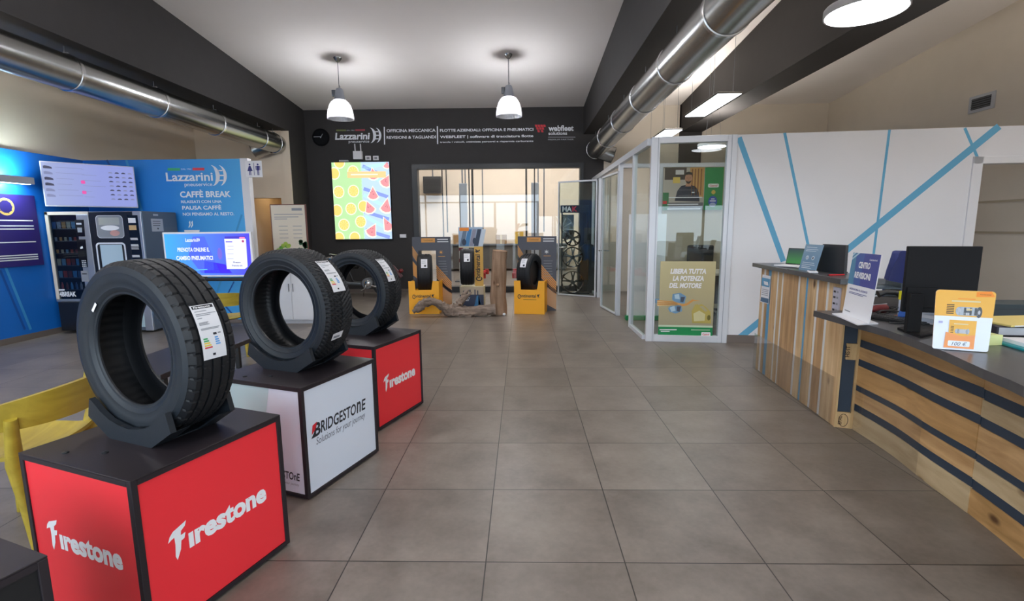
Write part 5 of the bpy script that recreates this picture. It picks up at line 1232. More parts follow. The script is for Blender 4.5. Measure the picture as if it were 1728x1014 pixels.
for k in range(5): a = k*1.257; m.tube([(0, 0, .1), (.28*math.cos(a), .28*math.sin(a), .05)], .02, 8, BLACKP); m.sphere((.28*math.cos(a), .28*math.sin(a), .03), .03, BLACKP, 10)
m.build('base', oc, smooth=40)
for k, (x, y, w, l, h, c, lab) in enumerate(((2.46, 7.4, .25, .2, .16, 'd0d0c8', 'white printer-like box on the left end of the office desk'), (2.72, 7.6, .2, .28, .06, '4a4a50', 'dark file stack on the office desk'))):
    m = MB(); m.box(x-w/2, x+w/2, y-l/2, y+l/2, .75, .75+h, mat('desk_item_%d' % k, c, .5), None, .01); m.box(x-w*.4, x+w*.4, y-l/2-.002, y-l/2, .75+h*.3, .75+h*.5, DGREY); tag(m.build(('desk_printer', 'file_stack')[k]), lab, ('printer', 'files')[k])

# ================================================================== VENT ON RIGHT WALL
vt = thing('air_vent', 'small grey air grille high on the beige right wall', 'vent', (XR, 7.45, 3.125))
m = MB(); m.box(-.02, 0, -.20, .20, -.115, .115, LGREY, None, .004); m.build('frame', vt); m = MB(); m.box(-.022, -.019, -.15, .15, -.075, .075, DGREY); m.build('opening', vt)
for k in range(5): m = MB(); m.box(-.03, -.02, -.15, .15, -.065+.03*k, -.055+.03*k, GREYM); m.build('slat', vt)
m = MB()
for z in (1.72, 1.3): m.box(XR-.012, XR, 2.5, 8.6, z, z+.03, mat('wall_ledge', 'b0a48e', .8))
struct('trim_5', m)

# ================================================================== RECEPTION COUNTERS
PINE = [wood_mat('pine_upright_%d' % i, c1, c2, 2, 8, .55) for i, (c1, c2) in enumerate((('a07a4e', 'd8b88c'), ('ac8456', 'dfc094'), ('94704a', 'c8a276')))]
PINH = [wood_mat('pine_board_%d' % i, c1, c2, 1, 7, .5) for i, (c1, c2) in enumerate((('96703e', 'cca06a'), ('a07848', 'd2aa78'), ('a88e68', 'cab48e')))]
PALLET = wood_mat('pallet_block', 'b08c58', 'd8b888', 2, 8, .6, False)
WSTR = mat('white_strip', 'd8d8d6', .5); BSTR = mat('blue_strip', '5a9ac0', .5); NAVYP = mat('navy_panel', '2d3a49', .5, noise=.05)
SLAB = mat('slate_worktop', '4a4a4c', .28, noise=.1, nscale=18)
A0 = Vector((2.236, 3.456, 0)); A1 = Vector((2.358, 4.92, 0)); TD = (A1-A0).normalized(); TN = Vector((-TD.y, TD.x, 0)); TLn = (A1-A0).length
tc_ = thing('tall_counter', 'tall reception counter clad in upright pine boards with white and blue strips', 'counter', A0, math.atan2(TD.y, TD.x))
P0 = Print(A0, TD, (0, 0, 1)); P0.N = TN
def lx(x, y=491): return P0.px(x, y)[0]
m = MB(); ZT = 1.025
seq = [(1277.5, 'w'), (1287, 's'), (1291, 'w'), (1294.5, 'b'), (1300.3, 'w'), (1309.7, 's'), (1312.8, 'w'), (1318, 's'), (1321, 'w'), (1345.5, 's'), (1349.5, 'w'), (1358.7, 'b'), (1363, 'w'), (1377, 's'), (1381.3, 'w'), (1394.4, 's'), (1399.0, 'w')]
ed = [lx(x) for x, _ in seq]+[0.]
m.box(0, TLn, -.17, -.02, 0, ZT, PALLET)
for i, (x, k) in enumerate(seq):
    a, b = max(min(ed[i+1], TLn), 0), min(max(ed[i], .0), TLn+.05)
    if i == 0: b = TLn
    mm = {'w': PINE[i % 3], 's': WSTR, 'b': BSTR}[k]; d = {'w': 0., 's': -.004, 'b': -.006}[k]
    m.box(min(a, b), max(a, b), -.02, d, 0, ZT, mm)
m.build('cladding', tc_)
# near end of the tall counter: boards facing the camera
m = MB(); m.box(-.012, 0, -.17, -.0, .0, ZT, PINE[1]); m.box(-.018, -.012, -.10, -.06, .85, ZT, PALLET); m.build('end_board', tc_)
m = MB(); m.box(-.03, .80, -.24, .05, 1.027, 1.067, SLAB, None, .003); m.box(.80, TLn+.13, -.24, .045, 1.025, 1.062, SLAB, None, .003); m.build('worktop', tc_)
kp = MB(); kp.box(0.01, TLn+.03, .012, .018, .0, .36, glass_mat('kick_acrylic', 'f8f8f8', 1.0), Matrix.Translation(A0) @ Matrix.Rotation(math.atan2(TD.y, TD.x), 4, 'Z')); tag(kp.build('kick_plate'), 'clear acrylic kick sheet along the foot of the tall counter', 'kick plate')
lf = thing('leaflet', 'small blue and white leaflet fixed on the far boards of the tall counter', 'leaflet', A0+TD*lx(1292, 488)+Vector((0, 0, .9)), 0)
P = Print(A0+TN*.002, -TD, (0, 0, 1), .001)
P.ppx([(1287, 463), (1301, 466), (1297, 513), (1283, 509)], PAPER); P.up(); P.ppx([(1286, 468), (1300, 471), (1298.5, 485), (1285, 482)], BSTR); P.ppx([(1284.5, 501), (1297, 504), (1296.5, 512), (1283.5, 508)], mat('leaflet_blue', '4a6a8a', .5)); P.up(); P.ppx([(1289, 474), (1296, 476), (1297, 482), (1290, 480)], PAPER)
for k in range(4): P.ppx([(1286.5-k*.3, 487+k*3), (1297-k*.3, 489.5+k*3), (1297-k*.3, 490.5+k*3), (1286.5-k*.3, 488+k*3)], GREY)
P.build('sheet', lf)
l2 = thing('leaflet_holder', 'narrow clear holder with a printed card near the front corner of the tall counter', 'leaflet holder', A0+TD*.07+Vector((0, 0, .85)))
m = MB(); M0 = Matrix.Translation(A0) @ Matrix.Rotation(math.atan2(TD.y, TD.x), 4, 'Z'); m.box(.035, .125, .002, .012, .80, .995, mat('card_stock', 'b8b6c4', .4), M0); m.build('card', l2, True)
P = Print(A0+TN*.012, -TD, (0, 0, 1), .001)
for z in (.97, .93, .885, .84): P.rect(-.115, z-.014, -.085, z, INK); P.rect(-.075, z-.014, -.05, z, GREY)
P.build('print', l2)
# connecting panel with pallet blocks
B0 = Vector((2.236, 3.44, 0)); B1 = Vector((2.335, 3.41, 0))
ZL = .845; SB = ZL-.04
lc = thing('low_counter', 'low curved reception counter of horizontal pine boards and navy strips with slate worktop', 'counter', (2.34, 3.4, 0))
def seg_prism(mb, pts, d0, d1, z0, z1, mm):
    """strip following an outline; d = offset towards the counter inside (+)"""
    n = len(pts); off = []
    for i in range(n):
        t = (pts[min(i+1, n-1)]-pts[max(i-1, 0)]).normalized(); off.append(Vector((-t.y, t.x, 0)))
    for i in range(n-1):
        q = [pts[i]+off[i]*d0, pts[i+1]+off[i+1]*d0, pts[i+1]+off[i+1]*d1, pts[i]+off[i]*d1]
        t = bmesh.new(); lo = [t.verts.new((p.x, p.y, z0)) for p in q]; hi = [t.verts.new((p.x, p.y, z1)) for p in q]
        t.faces.new(lo[::-1]); t.faces.new(hi)
        for k in range(4): t.faces.new([lo[k], lo[(k+1) % 4], hi[(k+1) % 4], hi[k]])
        bmesh.ops.recalc_face_normals(t, faces=t.faces); mb.merge(t, mm)
base = smooth_pts([Vector(p+(0,)) for p in ((2.335, 3.405), (2.315, 3.0), (2.258, 2.655), (2.222, 2.35))])
base2 = smooth_pts([Vector(p+(0,)) for p in ((2.222, 2.35), (2.152, 1.99), (2.02, 1.5), (1.85, 1.0), (1.7, .6))])
zz = [(.0, .137, 2), (.19, .2836, 1), (.3255, .463, 0), (.513, .597, 1), (.650, SB, 0)]
bs = [(.137, .19), (.2836, .3255), (.463, .513), (.597, .650)]
m = MB()
for z0, z1, i in zz: seg_prism(m, base, 0, .02, z0, z1, PINH[i])
for z0, z1 in bs: seg_prism(m, base, .006, .02, z0, z1, NAVYP)
m.build('front_boards', lc, True)
m = MB()
for z0, z1, i in zz: seg_prism(m, base2, .004, .024, z0-.006*(z0 > 0), z1-.006, PINH[(i+1) % 3])
for z0, z1 in bs: seg_prism(m, base2, .01, .024, z0-.006, z1-.006, NAVYP)
m.build('front_boards', lc, True)
m = MB(); seg_prism(m, base, .02, .05, 0, SB, NAVYP); seg_prism(m, base2, .024, .05, 0, SB, NAVYP); m.build('carcass', lc, True)
M1 = Matrix.Translation(B0) @ Matrix.Rotation(math.atan2((B1-B0).y, (B1-B0).x), 4, 'Z'); bl_ = (B1-B0).length
m = MB(); m.box(0, bl_, .006, .02, 0, SB, NAVYP, M1); m.build('corner_panel', lc, True)
m = MB(); m.box(-.004, .008, -.012, .006, 0, SB, PALLET, M1); m.build('edge_stud', lc, True)
m = MB(); m.box(bl_-.010, bl_+.004, -.016, .006, 0, SB, PALLET, M1); m.build('edge_stud', lc, True)
m = MB(); m.box(.006, bl_-.008, -.013, .006, .0, .115, PALLET, M1, .002); bk = m.build('pallet_block', lc, True)
P = Print(B0, (B1-B0).normalized(), (0, 0, 1), .0152); BRN = mat('burnt_brand', '3a2414', .7)
def vtext(P, t, x, y, w, h, mm):
    Q = Print(P.at(x, y), P.Y, -P.X, 0.0002); Q.text(t, 0, 0, h, w, mm, .02); return Q
P.ring((bl_-.006)/2, .058, .030, .048, .004, BRN); P.build('brand_mark', bk); Q = vtext(P, 'EPAL', (bl_-.006)/2-.010, .026, .022, .064, BRN); Q.build('brand_lettering', bk)
m = MB(); m.box(.03, bl_-.008, -.013, .006, .50, .615, PALLET, M1, .002); bk = m.build('pallet_block', lc, True)
Q = vtext(P, 'HS·IT', .05, .52, .026, .08, BRN); Q.build('brand_lettering', bk)
# worktop of the low counter
top_px = [(1373, 524), (1436, 541), (1500, 558), (1560, 580), (1600, 596), (1660, 623), (1728, 652)]
oe = [atZ(x, y, ZL) for x, y in top_px]+[Vector((1.66, 1.45, ZL)), Vector((1.5, 1.0, ZL)), Vector((1.36, .6, ZL))]
oe = smooth_pts(oe, 3)
inner = [p+Vector((.98, .0, 0)) for p in oe]
m = MB()
t = bmesh.new(); n = len(oe)
A = [t.verts.new(p) for p in oe]; B = [t.verts.new(p) for p in inner]; A2 = [t.verts.new(p-Vector((0, 0, .04))) for p in oe]; B2 = [t.verts.new(p-Vector((0, 0, .04))) for p in inner]
for i in range(n-1):
    for q in ([A[i], A[i+1], B[i+1], B[i]], [A2[i], B2[i], B2[i+1], A2[i+1]], [A[i], A2[i], A2[i+1], A[i+1]], [B[i], B[i+1], B2[i+1], B2[i]]): t.faces.new(q)
t.faces.new([A[0], B[0], B2[0], A2[0]]); t.faces.new([A[-1], A2[-1], B2[-1], B[-1]])
bmesh.ops.recalc_face_normals(t, faces=t.faces); m.merge(t, SLAB); m.build('worktop', lc, True)
m = MB()
for x, y in ((2.95, 3.2), (2.55, 1.6)): m.box(x-.03, x+.03, y-.03, y+.03, 0, SB, BLACKP)
m.build('rear_leg', lc, True)
kp = MB(); sh = base[:10]
for i in range(9):
    a, b = sh[i]+Vector((-.012, 0, 0)), sh[i+1]+Vector((-.012, 0, 0))
    kp.poly([b, a, a+Vector((0, 0, .34)), b+Vector((0, 0, .34))], MATS['kick_acrylic'])
kp.box(sh[0].x-.014, sh[0].x-.010, sh[0].y-.002, sh[0].y, 0, .34, MATS['kick_acrylic'])
bmesh.ops.remove_doubles(kp.bm, verts=kp.bm.verts, dist=.0005); tag(kp.build('kick_plate'), 'clear acrylic kick sheet at the far foot of the low counter', 'kick plate')

# ---- things on the tall counter
ZTT = 1.068
def tp(x, y, z=ZTT): return atZ(x, y, z)
tb = thing('tablet', 'small white laptop with a green landscape on its screen, far end of tall counter', 'laptop', tp(1345, 449), -1.15)
m = MB(); m.box(-.12, .12, -.15, 0, 0, .012, PRWHITE, None, .003); m.build('keyboard_half', tb)
m = MB(); Mt = Matrix.Translation((0, 0, .012)) @ Matrix.Rotation(math.radians(-12), 4, 'X'); m.box(-.12, .12, 0, .008, 0, .15, DGREY, Mt, .002); ld = m.build('lid', tb)
m = MB(); m.box(-.112, .112, -.001, 0, .01, .142, grad_mat('green_screen', '2c8a30', '2a6a3a', '1c3a40', 'Z', .7, scale=7, off=-.05), Mt); m.build('display', ld)
def lean(bl, br, tl_, tr_, z, back=.0):
    """corner points of an upright board whose foot lies on height z and whose top is back by a lean"""
    a, b = atZ(*bl, z), atZ(*br, z); d = (b-a); n_ = Vector((d.y, -d.x, 0)).normalized()
    if n_.dot(CAM-a) < 0: n_ = -n_
    p = a-n_*back
    c = atP(*tl_, p, n_); e = atP(*tr_, p, n_)
    return a, b, e, c, n_
def board(name, parent, q, n_, th, mm):
    m = MB(); a, b, e, c = q; o_ = -n_*th
    m.poly([a, b, e, c], mm); m.poly([a+o_, c+o_, e+o_, b+o_], mm)
    r = [a, b, e, c]
    for k in range(4): m.poly([r[k], r[k]+o_, r[(k+1) % 4]+o_, r[(k+1) % 4]], mm)
    bmesh.ops.recalc_face_normals(m.bm, faces=m.bm.faces)
    return m.build(name, parent, True)
class QuadPrint(Print):
    """print laid on a four-cornered board"""
    def __init__(s, q, n_, off=.001): a, b, e, c = q; Print.__init__(s, (0, 0, 0), (1, 0, 0), (0, 1, 0), off, lambda u, v, h: (a*(1-u)+b*u)*(1-v)+(c*(1-u)+e*u)*v+n_*h)
q = lean((1347.6, 455), (1375, 459.5), (1360, 412), (1389.5, 413.5), ZTT, .06); n_ = q[4]
ac = thing('acrylic_sign', 'slanted blue tinted acrylic sign with pale text on the tall counter', 'sign', (q[0]+q[1])/2)
bd = board('board', ac, q[:4], n_, .006, grad_mat('steel_blue_sign', '5f83a0', '6d90ac', '86a2b8', 'Z', .0, .2, 4, .2))
P = QuadPrint(q[:4], n_)
for y, w in ((.88, .6), (.80, .7), (.74, .6), (.30, .7), (.23, .75), (.16, .5), (.10, .6)): P.rect(.12, y, .12+w, y+.025, mat('pale_sign_line', 'b8c8d4', .4))
for x in (.32, .66): P.ell(x, .5, .09, .08, mat('pale_sign_line'), 14)
P.ell(.32, .5, .04, .04, INK, 10); P.up().ell(.66, .5, .04, .04, INK, 10); P.build('print', bd)
q = lean((1377, 456.5), (1424, 463.5), (1388.7, 411.8), (1427.5, 413.5), ZTT, .02); n_ = q[4]
bk_ = thing('black_display', 'black flat display seen from behind on the tall counter', 'monitor', (q[0]+q[1])/2)
board('panel', bk_, q[:4], n_, .02, mat('display_back', '23262c', .4)); m = MB(); c = (q[0]+q[1])/2-n_*.06; m.box(c.x-.05, c.x+.05, c.y-.05, c.y+.05, ZTT, ZTT+.01, BLACKP, None, .002); m.build('foot', bk_, True)
c = tp(1371, 460); cr = thing('card_reader', 'small white card reader on the tall counter edge', 'card reader', c, 1.2)
m = MB(); m.box(-.06, .06, -.03, .03, 0, .014, PAPER, None, .004); m.build('body', cr); m = MB(); m.box(-.01, .05, -.02, .02, .014, .0155, INK); m.build('keypad', cr)
c = tp(1408, 464.5); m = MB(); m.cyl((c.x-.06, c.y-.03, c.z+.005), (c.x+.07, c.y+.0, c.z+.005), .005, n=8, m=RED); m.cyl((c.x-.075, c.y-.034, c.z+.005), (c.x-.06, c.y-.03, c.z+.005), .001, .004, 8, BLACKP); tag(m.build('red_pen', smooth=40), 'red pen lying on the near end of the tall counter', 'pen')

# ---- things on the low counter
def lp(x, y, z=ZL): return atZ(x, y, z)
q = lean((1421.4, 528), (1466, 546.5), (1440.7, 426), (1487.6, 430), ZL+.008, .03); n_ = q[4]
cs = thing('counter_sign', 'upright white and violet inspection sign with lettering on the low counter', 'sign', (q[0]+q[1])/2)
bd = board('board', cs, q[:4], n_, .005, PRWHITE)
m = MB(); f4 = [lp(1404, 530), lp(1447, 549), lp(1482, 547), lp(1437, 529)]
m.poly(f4, PRWHITE); m.poly([p+Vector((0, 0, .007)) for p in reversed(f4)], PRWHITE)
for k in range(4): m.poly([f4[k], f4[(k+1) % 4], f4[(k+1) % 4]+Vector((0, 0, .007)), f4[k]+Vector((0, 0, .007))], PRWHITE)
bmesh.ops.recalc_face_normals(m.bm, faces=m.bm.faces); m.build('base', cs, True)
P = QuadPrint(q[:4], n_)
VI = mat('violet_print', '3d4390', .45); VB = mat('violet_blue', '3f5ca0', .45); VT = mat('teal_blue', '4a86a8', .45)
P.rect(0, .50, 1, 1, VI); P.up(); P.rect(0, .5, .45, 1, VB); P.up(); P.poly([(0, .5), (.22, .5), (.14, 1), (0, 1)], VT)
P.up(); P.poly([(0, .88), (.28, 1), (.20, 1), (0, .91)], BS2); P.poly([(0, .94), (.12, 1), (.06, 1), (0, .97)], BS2)
P.text('CENTRO', .30, .77, .42, .10, PRWHITE, .045); P.text('REVISIONI', .21, .61, .58, .10, PRWHITE, .045); P.text('Lazzarini', .66, .90, .26, .028, PRWHITE, .02)
P.text('INQUADRA IL CODICE', .12, .41, .66, .035, VI, .02); P.lines(.12, .375, .66, 2, .02, .008, VI); P.rect(.08, .06, .3, .075, GREY); P.build('print', bd)
# monitor seen from behind
mo = thing('reception_monitor', 'large black monitor seen from behind on the low counter', 'monitor', lp(1552, 566))
Ym = 2.66
a = atY(1533.5, 415.5, Ym+.06); b = atY(1659, 422, Ym-.03); zbm = atY(1533, 526, Ym+.06).z
m = MB(); dv = Vector((b.x-a.x, b.y-a.y, 0)); dn = Vector((dv.y, -dv.x, 0)).normalized(); Mm = Matrix.Translation((a.x, a.y, 0)) @ Matrix.Rotation(math.atan2(dv.y, dv.x), 4, 'Z')
MBK = mat('monitor_back', '121214', .65, spec=.2); w_ = dv.length
m.box(0, w_, 0, .028, zbm, a.z, MBK, Mm, .004); m.build('casing', mo, True)
m = MB(); m.box(.012, w_-.012, .028, .030, zbm+.02, a.z-.012, BLACKG, Mm); m.build('screen', mo, True)
m = MB(); m.box(.012, .075, -.05, -.01, ZL+.012, a.z-.25, MBK, Mm, .004); m.box(.012, .15, -.01, 0, a.z-.33, a.z-.22, MBK, Mm, .003); m.build('stand_column', mo, True)
m = MB(); p = [lp(1514, 556), lp(1553, 571), lp(1610, 558), lp(1560, 548)]
m.poly(p, MBK); m.poly([v+Vector((0, 0, .012)) for v in reversed(p)], MBK)
for k in range(4): m.poly([p[k], p[(k+1) % 4], p[(k+1) % 4]+Vector((0, 0, .012)), p[k]+Vector((0, 0, .012))], MBK)
bmesh.ops.recalc_face_normals(m.bm, faces=m.bm.faces); m.build('foot', mo, True)
# yellow price stand
q = lean((1573, 588.5), (1667, 595), (1580, 487), (1682, 491), ZL+.001, .04); n_ = q[4]
ys_ = thing('price_stand', 'yellow topped counter card with a belt kit picture and 100 euro price', 'sign', (q[0]+q[1])/2)
CRD = mat('card_white', 'dfe6f2', .3)
# rounded outline
rq = []
for cu, cv, a0 in ((.93, .93, 0), (.07, .93, 90), (.04, .04, 180), (.96, .04, 270)):
    r = .07 if cv > .5 else .04
    for k in range(6): an = math.radians(a0+18*k); rq.append((cu+r*math.cos(an), cv+r*.8*math.sin(an)))
A, B, E2, C2 = q[:4]
F_ = lambda u, v, h=0.: (A*(1-u)+B*u)*(1-v)+(C2*(1-u)+E2*u)*v+n_*h
m = MB(); m.poly([F_(u, v) for u, v in rq], CRD); m.poly([F_(u, v, -.004) for u, v in reversed(rq)], CRD)
for k in range(len(rq)): m.poly([F_(*rq[k]), F_(*rq[(k+1) % len(rq)]), F_(*rq[(k+1) % len(rq)], -.004), F_(*rq[k], -.004)], mat('card_edge', 'f0c088', .4))
bmesh.ops.recalc_face_normals(m.bm, faces=m.bm.faces); bd = m.build('card', ys_, True)
m = MB(); c = F_(.5, .5, -.004); m.poly([F_(.3, .6, -.005), F_(.7, .6, -.005), F_(.7, 0, -.08)*1, F_(.3, 0, -.08)], CRD); m.build('strut', ys_, True)
P = QuadPrint(q[:4], n_)
YO = mat('amber_card', 'e8ae3c', .4); STL = mat('kit_steel', '8a8f94', .3, .3); OR2 = mat('price_orange', 'ee9a58', .45)
P.poly([(u, max(v, .56)) for u, v in rq if v > .5]+[(0, .56), (1, .56)], YO); P.up()
P.poly([(.68, .97), (.92, .99), (.99, .90), (.68, .89)], ORANGE); P.up(); P.text('Continental', .74, .925, .18, .018, mat('brown_print'), .01); P.lines(.28, .80, .5, 1, .1, .022, mat('cream_board'), .05); P.lines(.38, .845, .3, 1, .1, .012, ORANGE, .05)
for k in range(6): P.rect(.2, .60+.028*k, .33, .614+.028*k, INK)
P.ell(.42, .65, .06, .07, STL); P.rect(.42, .58, .74, .72, STL); P.ell(.76, .64, .05, .09, mat('kit_dark', '3c3f42', .35)); P.up()
for x in (.5, .6, .68): P.rect(x, .59, x+.035, .71, mat('kit_dark'))
for k in range(9): a = k*.7; P.ell(.52+.02*(k % 3)+.03*(k//3), .61+.035*(k % 3), .016, .018, (LGREY, mat('kit_dark'), mat('kit_brass', 'b09a6a', .3, .4))[k % 3], 8)
P.ell(.42, .66, .03, .035, LGREY, 12); P.ell(.76, .64, .02, .035, LGREY, 12)
P.rect(.27, .04, .74, .50, YO); P.up(); P.poly([(.2, .04), (.74, .04), (.74, .27), (.5, .24), (.22, .30)], OR2); P.ell(.42, .32, .045, .04, STL, 14); P.rect(.42, .285, .60, .355, LGREY); P.ell(.60, .32, .035, .045, STL, 14); P.rect(.35, .43, .6, .445, CRM); P.lines(.30, .39, .06, 5, .025, .01, INK); P.up()
P.rrect(.27, .07, .66, .16, .02, CRD); P.up(); P.text('100 €', .34, .083, .27, .062, mat('pencil_grey', '50505a', .5), .0, .25); P.rect(.08, .44, .15, .475, mat('lilac_print', 'b0b0d8', .5)); P.build('print', bd)
# desk clutter left of the monitor
ph = thing('desk_phone', 'black desk telephone with handset among cables left of the monitor', 'telephone', lp(1500, 530)+Vector((.16, .22, 0)), .9)
m = MB(); m.prism([(-.1, 0), (.1, 0), (.1, .07), (-.1, .03)], -.09, .09, BLACKP); m.build('body', ph)
m = MB(); m.tube([(-.02, -.07, .1), (.0, -.03, .115), (.0, .03, .115), (-.02, .07, .1)], [.026, .017, .017, .026], 12, DGREY); m.build('handset', ph, smooth=50)
m = MB(); m.tube([(.1*math.cos(k*.8)*.25+.12, .0+k*.004-.1, .02+.012*math.sin(k*.8)) for k in range(60)], .003, 5, BLACKP); m.build('cord', ph, smooth=50)
pt = thing('paper_tray', 'dark stacked letter tray behind the telephone', 'tray', lp(1492, 512)+Vector((.03, .20, 0)), -.2)
for k in range(3): m = MB(); m.box(-.16, .16, -.12, .12, .05*k, .05*k+.01, mat('tray_teal', '2c3a44', .4)); m.box(-.16, -.15, -.12, .12, .05*k, .05*k+.045, mat('tray_teal')); m.box(.15, .16, -.12, .12, .05*k, .05*k+.045, mat('tray_teal')); m.build('tier', pt)
pc = thing('pen_pouch', 'dark red pencil pouch lying behind the inspection sign', 'pouch', lp(1486, 533)+Vector((.06, .1, 0)), .4)
m = MB(); m.tube([(-.09, 0, .025), (-.05, 0, .03), (.05, 0, .03), (.09, 0, .025)], [.008, .03, .03, .008], 12, mat('dark_red_cloth', '6e1e22', .7)); m.build('body', pc, smooth=60); m = MB(); m.box(-.07, .07, -.003, .003, .058, .062, LGREY); m.build('zip', pc)
for k, (x, y, c, lab, dx, dy) in enumerate(((1492, 536, 'b8643a', 'orange brown pencil lying beside the red pouch', .14, .05), (1498, 541, 'd8d4c8', 'pale pen lying in front of the telephone', .02, .10), (1500, 546, '2a2c30', 'black pen lying near the keyboard edge', .12, -.03))):
    c0 = lp(x, y); m = MB(); m.cyl((c0.x, c0.y, ZL+.006), (c0.x+dx, c0.y+dy, ZL+.006), .0045, n=8, m=mat('pen_%d' % k, c, .4)); m.cyl((c0.x+dx, c0.y+dy, ZL+.006), (c0.x+dx*1.12, c0.y+dy*1.12, ZL+.006), .0045, .001, 8, BLACKP); tag(m.build('pen', smooth=40), lab, 'pen')
kb = thing('keyboard', 'black keyboard pushed against the monitor foot', 'keyboard', lp(1508, 546)+Vector((.07, .10, 0)), -1.2)
m = MB(); m.box(-.2, .2, -.065, .065, 0, .018, BLACKP, None, .004); m.build('body', kb)
m = MB()
for r in range(5):
    for c in range(14): m.box(-.188+.027*c, -.166+.027*c, -.055+.023*r, -.037+.023*r, .018, .023, DGREY)
m.build('keys', kb)
m = MB(); c0 = lp(1500, 538)
pts = [Vector((c0.x+.05+.12*math.sin(k*.5)+.004*k, c0.y+.16+.10*math.cos(k*.37), ZL+.008+.006*(k % 3)+.03*max(0, math.sin(k*.3)))) for k in range(30)]
m.tube(smooth_pts(pts, 4), .0045, 6, BLACKP); tag(m.build('cable', smooth=60), 'tangle of black cable between telephone and monitor', 'cable')
gs_ = thing('glue_stick', 'white glue stick with a yellow cap standing left of the monitor', 'glue stick', lp(1525, 532)+Vector((.0, .03, 0)))
m = MB(); m.cyl((0, 0, 0), (0, 0, .10), .016, n=18, m=mat('glue_white', 'c8d4e8', .4)); m.build('tube', gs_, smooth=40); m = MB(); m.cyl((0, 0, .10), (0, 0, .155), .0185, n=18, m=mat('neon_yellow', 'e6e020', .4)); m.build('cap', gs_, smooth=40)
td = thing('tape_dispenser', 'blue tape dispenser at the foot of the glue stick', 'tape dispenser', lp(1523, 540)+Vector((.04, .02, 0)), .6)
m = MB(); m.prism([(-.07, 0), (.07, 0), (.065, .03), (.02, .045), (-.05, .06), (-.07, .03)], -.025, .025, mat('tape_blue', '2f62b8', .35)); m.build('body', td); m = MB(); m.cyl((-.02, -.015, .055), (-.02, .015, .055), .03, n=20, m=mat('tape_roll', 'c8cc88', .3)); m.build('roll', td, smooth=40)
ps = thing('paper_stack', 'stack of white papers between the monitor stand and the yellow card', 'papers', lp(1570, 556)+Vector((.20, .16, 0)), .35)
for k in range(4): m = MB(); M_ = Matrix.Rotation(random.uniform(-.12, .12), 4, 'Z'); m.box(-.15, .15, -.105, .105, .022*k, .022*k+.021, (PAPER, mat('paper_blueish', 'c4cedc', .6))[k % 2], M_); m.build('sheaf', ps)
sn = thing('sticky_notes', 'pale yellow green sticky note pad right of the yellow card', 'note pad', lp(1680, 583)+Vector((.0, .04, 0)), .1)
m = MB(); m.box(-.035, .035, -.035, .035, 0, .05, mat('note_yellow', 'dfe6a0', .6), None, .001); m.build('pad', sn)
P = Print((-.035, -.035, 0), (1, 0, 0), (0, 0, 1), .0004)
for k in range(5): P.rect(0, .008+.009*k, .07, .0086+.009*k, mat('note_line', 'c4cc84', .6))
P.build('leaf_edges', sn, False)
tf = thing('teal_folder', 'teal plastic folder with papers at the right edge of the low counter', 'folder', lp(1722, 592)+Vector((.20, .02, 0)), -.15)
m = MB(); m.box(-.19, .2, -.13, .13, 0, .012, TEAL, None, .004); m.prism([(-.19, .012), (.2, .012), (.2, .03), (-.19, .016)], -.13, -.125, TEAL); m.build('cover', tf); m = MB(); m.box(-.16, .19, -.12, .12, .0125, .03, PAPER); m.build('papers', tf)
db = thing('ring_binders', 'dark binder lying behind the teal folder', 'binder', lp(1712, 575)+Vector((.22, .22, 0)), -.12)
m = MB(); m.box(-.2, .2, -.14, .14, 0, .055, mat('binder_dark', '2c2830', .5), None, .006); m.build('cover', db); m = MB(); m.box(-.19, .19, -.142, -.138, .008, .047, LGREY); m.build('pages', db)
yf = thing('yellow_folder', 'pale yellow card folder lying on the dark binder', 'folder', lp(1712, 575)+Vector((.22, .22, .055)), .1)
m = MB(); m.box(-.19, .2, -.13, .13, 0, .01, mat('folder_yellow', 'dcc878', .6), None, .002); m.build('cover', yf); m = MB(); m.box(-.17, .19, -.132, -.12, .002, .008, PAPER); m.build('papers', yf)
bt_ = thing('blue_stapler', 'blue stapler on top of the pale yellow folder', 'stapler', lp(1712, 575)+Vector((.33, .20, .065)), .5)
m = MB(); m.box(-.07, .07, -.018, .018, 0, .012, BLUE, None, .003); m.build('base', bt_); m = MB(); m.prism([(-.07, .014), (.07, .02), (.07, .034), (-.05, .045), (-.07, .035)], -.017, .017, BLUE); m.build('arm', bt_)
dt = thing('dark_box', 'dark green flat box standing farther back on the counter at the right edge', 'box', lp(1700, 548)+Vector((.3, .3, 0)), -.1)
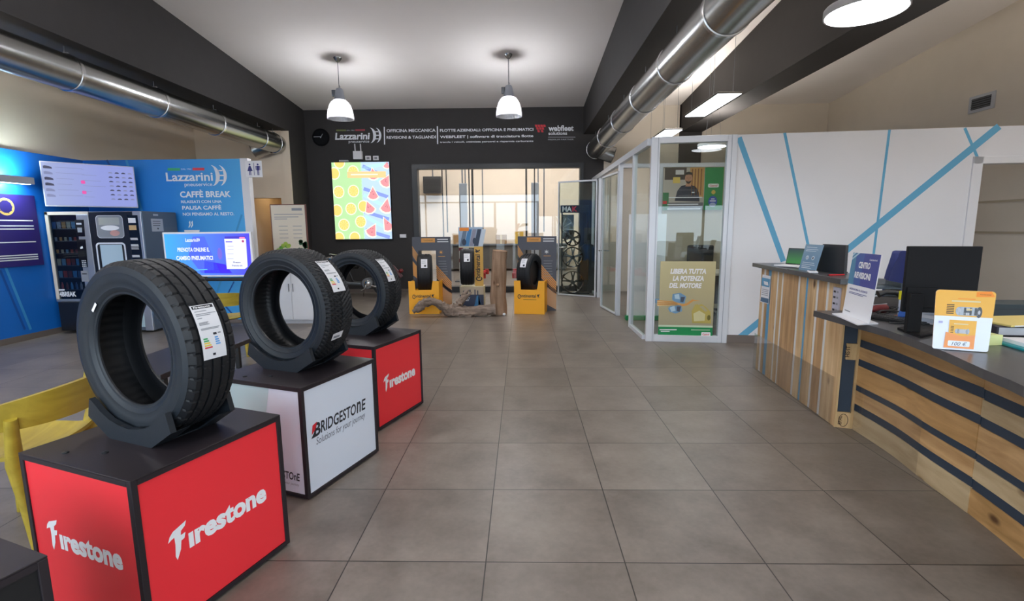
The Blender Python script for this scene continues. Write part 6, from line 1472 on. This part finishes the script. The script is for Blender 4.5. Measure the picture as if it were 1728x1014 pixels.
m = MB(); m.box(-.2, .3, -.1, .1, 0, .09, mat('box_dark_teal', '1f2f34', .5), None, .006); m.build('carton', dt); m = MB(); m.box(-.2, .3, -.1005, -.1, .055, .06, BLACKP); m.build('lid_line', dt)
# blue office chair behind the counter
bc = thing('blue_office_chair', 'blue upholstered office chair behind the counter and monitor', 'chair', (3.24, 3.95, 0), .5)
BFAB = mat('blue_fabric', '1e2d6a', .85, bump=.1, bscale=300)
m = MB(); t = bmesh.new(); n = 10; g = {}
for i in range(n+1):
    for j in range(n+1):
        u = -1+2*i/n; v = j/n; w = .25*(1-.25*abs(2*v-1)**3)*(1-.14*v)
        for s in (0, 1): g[i, j, s] = t.verts.new((u*w, .22+.04*u*u*(-1)+.03*math.sin(v*3)+(.06*(1-(u*u)**2) if s else 0), .60+.58*v+(.04*(1-u*u) if v == 1 else 0)))
for i in range(n):
    for j in range(n): t.faces.new([g[i, j, 0], g[i+1, j, 0], g[i+1, j+1, 0], g[i, j+1, 0]]); t.faces.new([g[i, j, 1], g[i, j+1, 1], g[i+1, j+1, 1], g[i+1, j, 1]])
for k in range(n):
    for a, b in (((k, 0), (k+1, 0)), ((k+1, n), (k, n)), ((0, k+1), (0, k)), ((n, k), (n, k+1))): t.faces.new([g[a[0], a[1], 0], g[a[0], a[1], 1], g[b[0], b[1], 1], g[b[0], b[1], 0]])
bmesh.ops.recalc_face_normals(t, faces=t.faces); m.merge(t, BFAB); m.build('backrest', bc, smooth=60)
m = MB(); m.box(-.25, .25, -.26, .22, .44, .53, BFAB, None, .035); m.build('seat', bc); m = MB(); m.box(-.03, .03, .22, .26, .45, .8, BLACKP); m.build('back_bar', bc)
m = MB(); m.cyl((0, 0, .08), (0, 0, .44), .028, n=12, m=BLACKP)
for k in range(5): a = k*1.257; m.tube([(0, 0, .12), (.3*math.cos(a), .3*math.sin(a), .06)], .022, 8, BLACKP); m.sphere((.3*math.cos(a), .3*math.sin(a), .03), .03, BLACKP, 10)
m.build('base', bc, smooth=40)
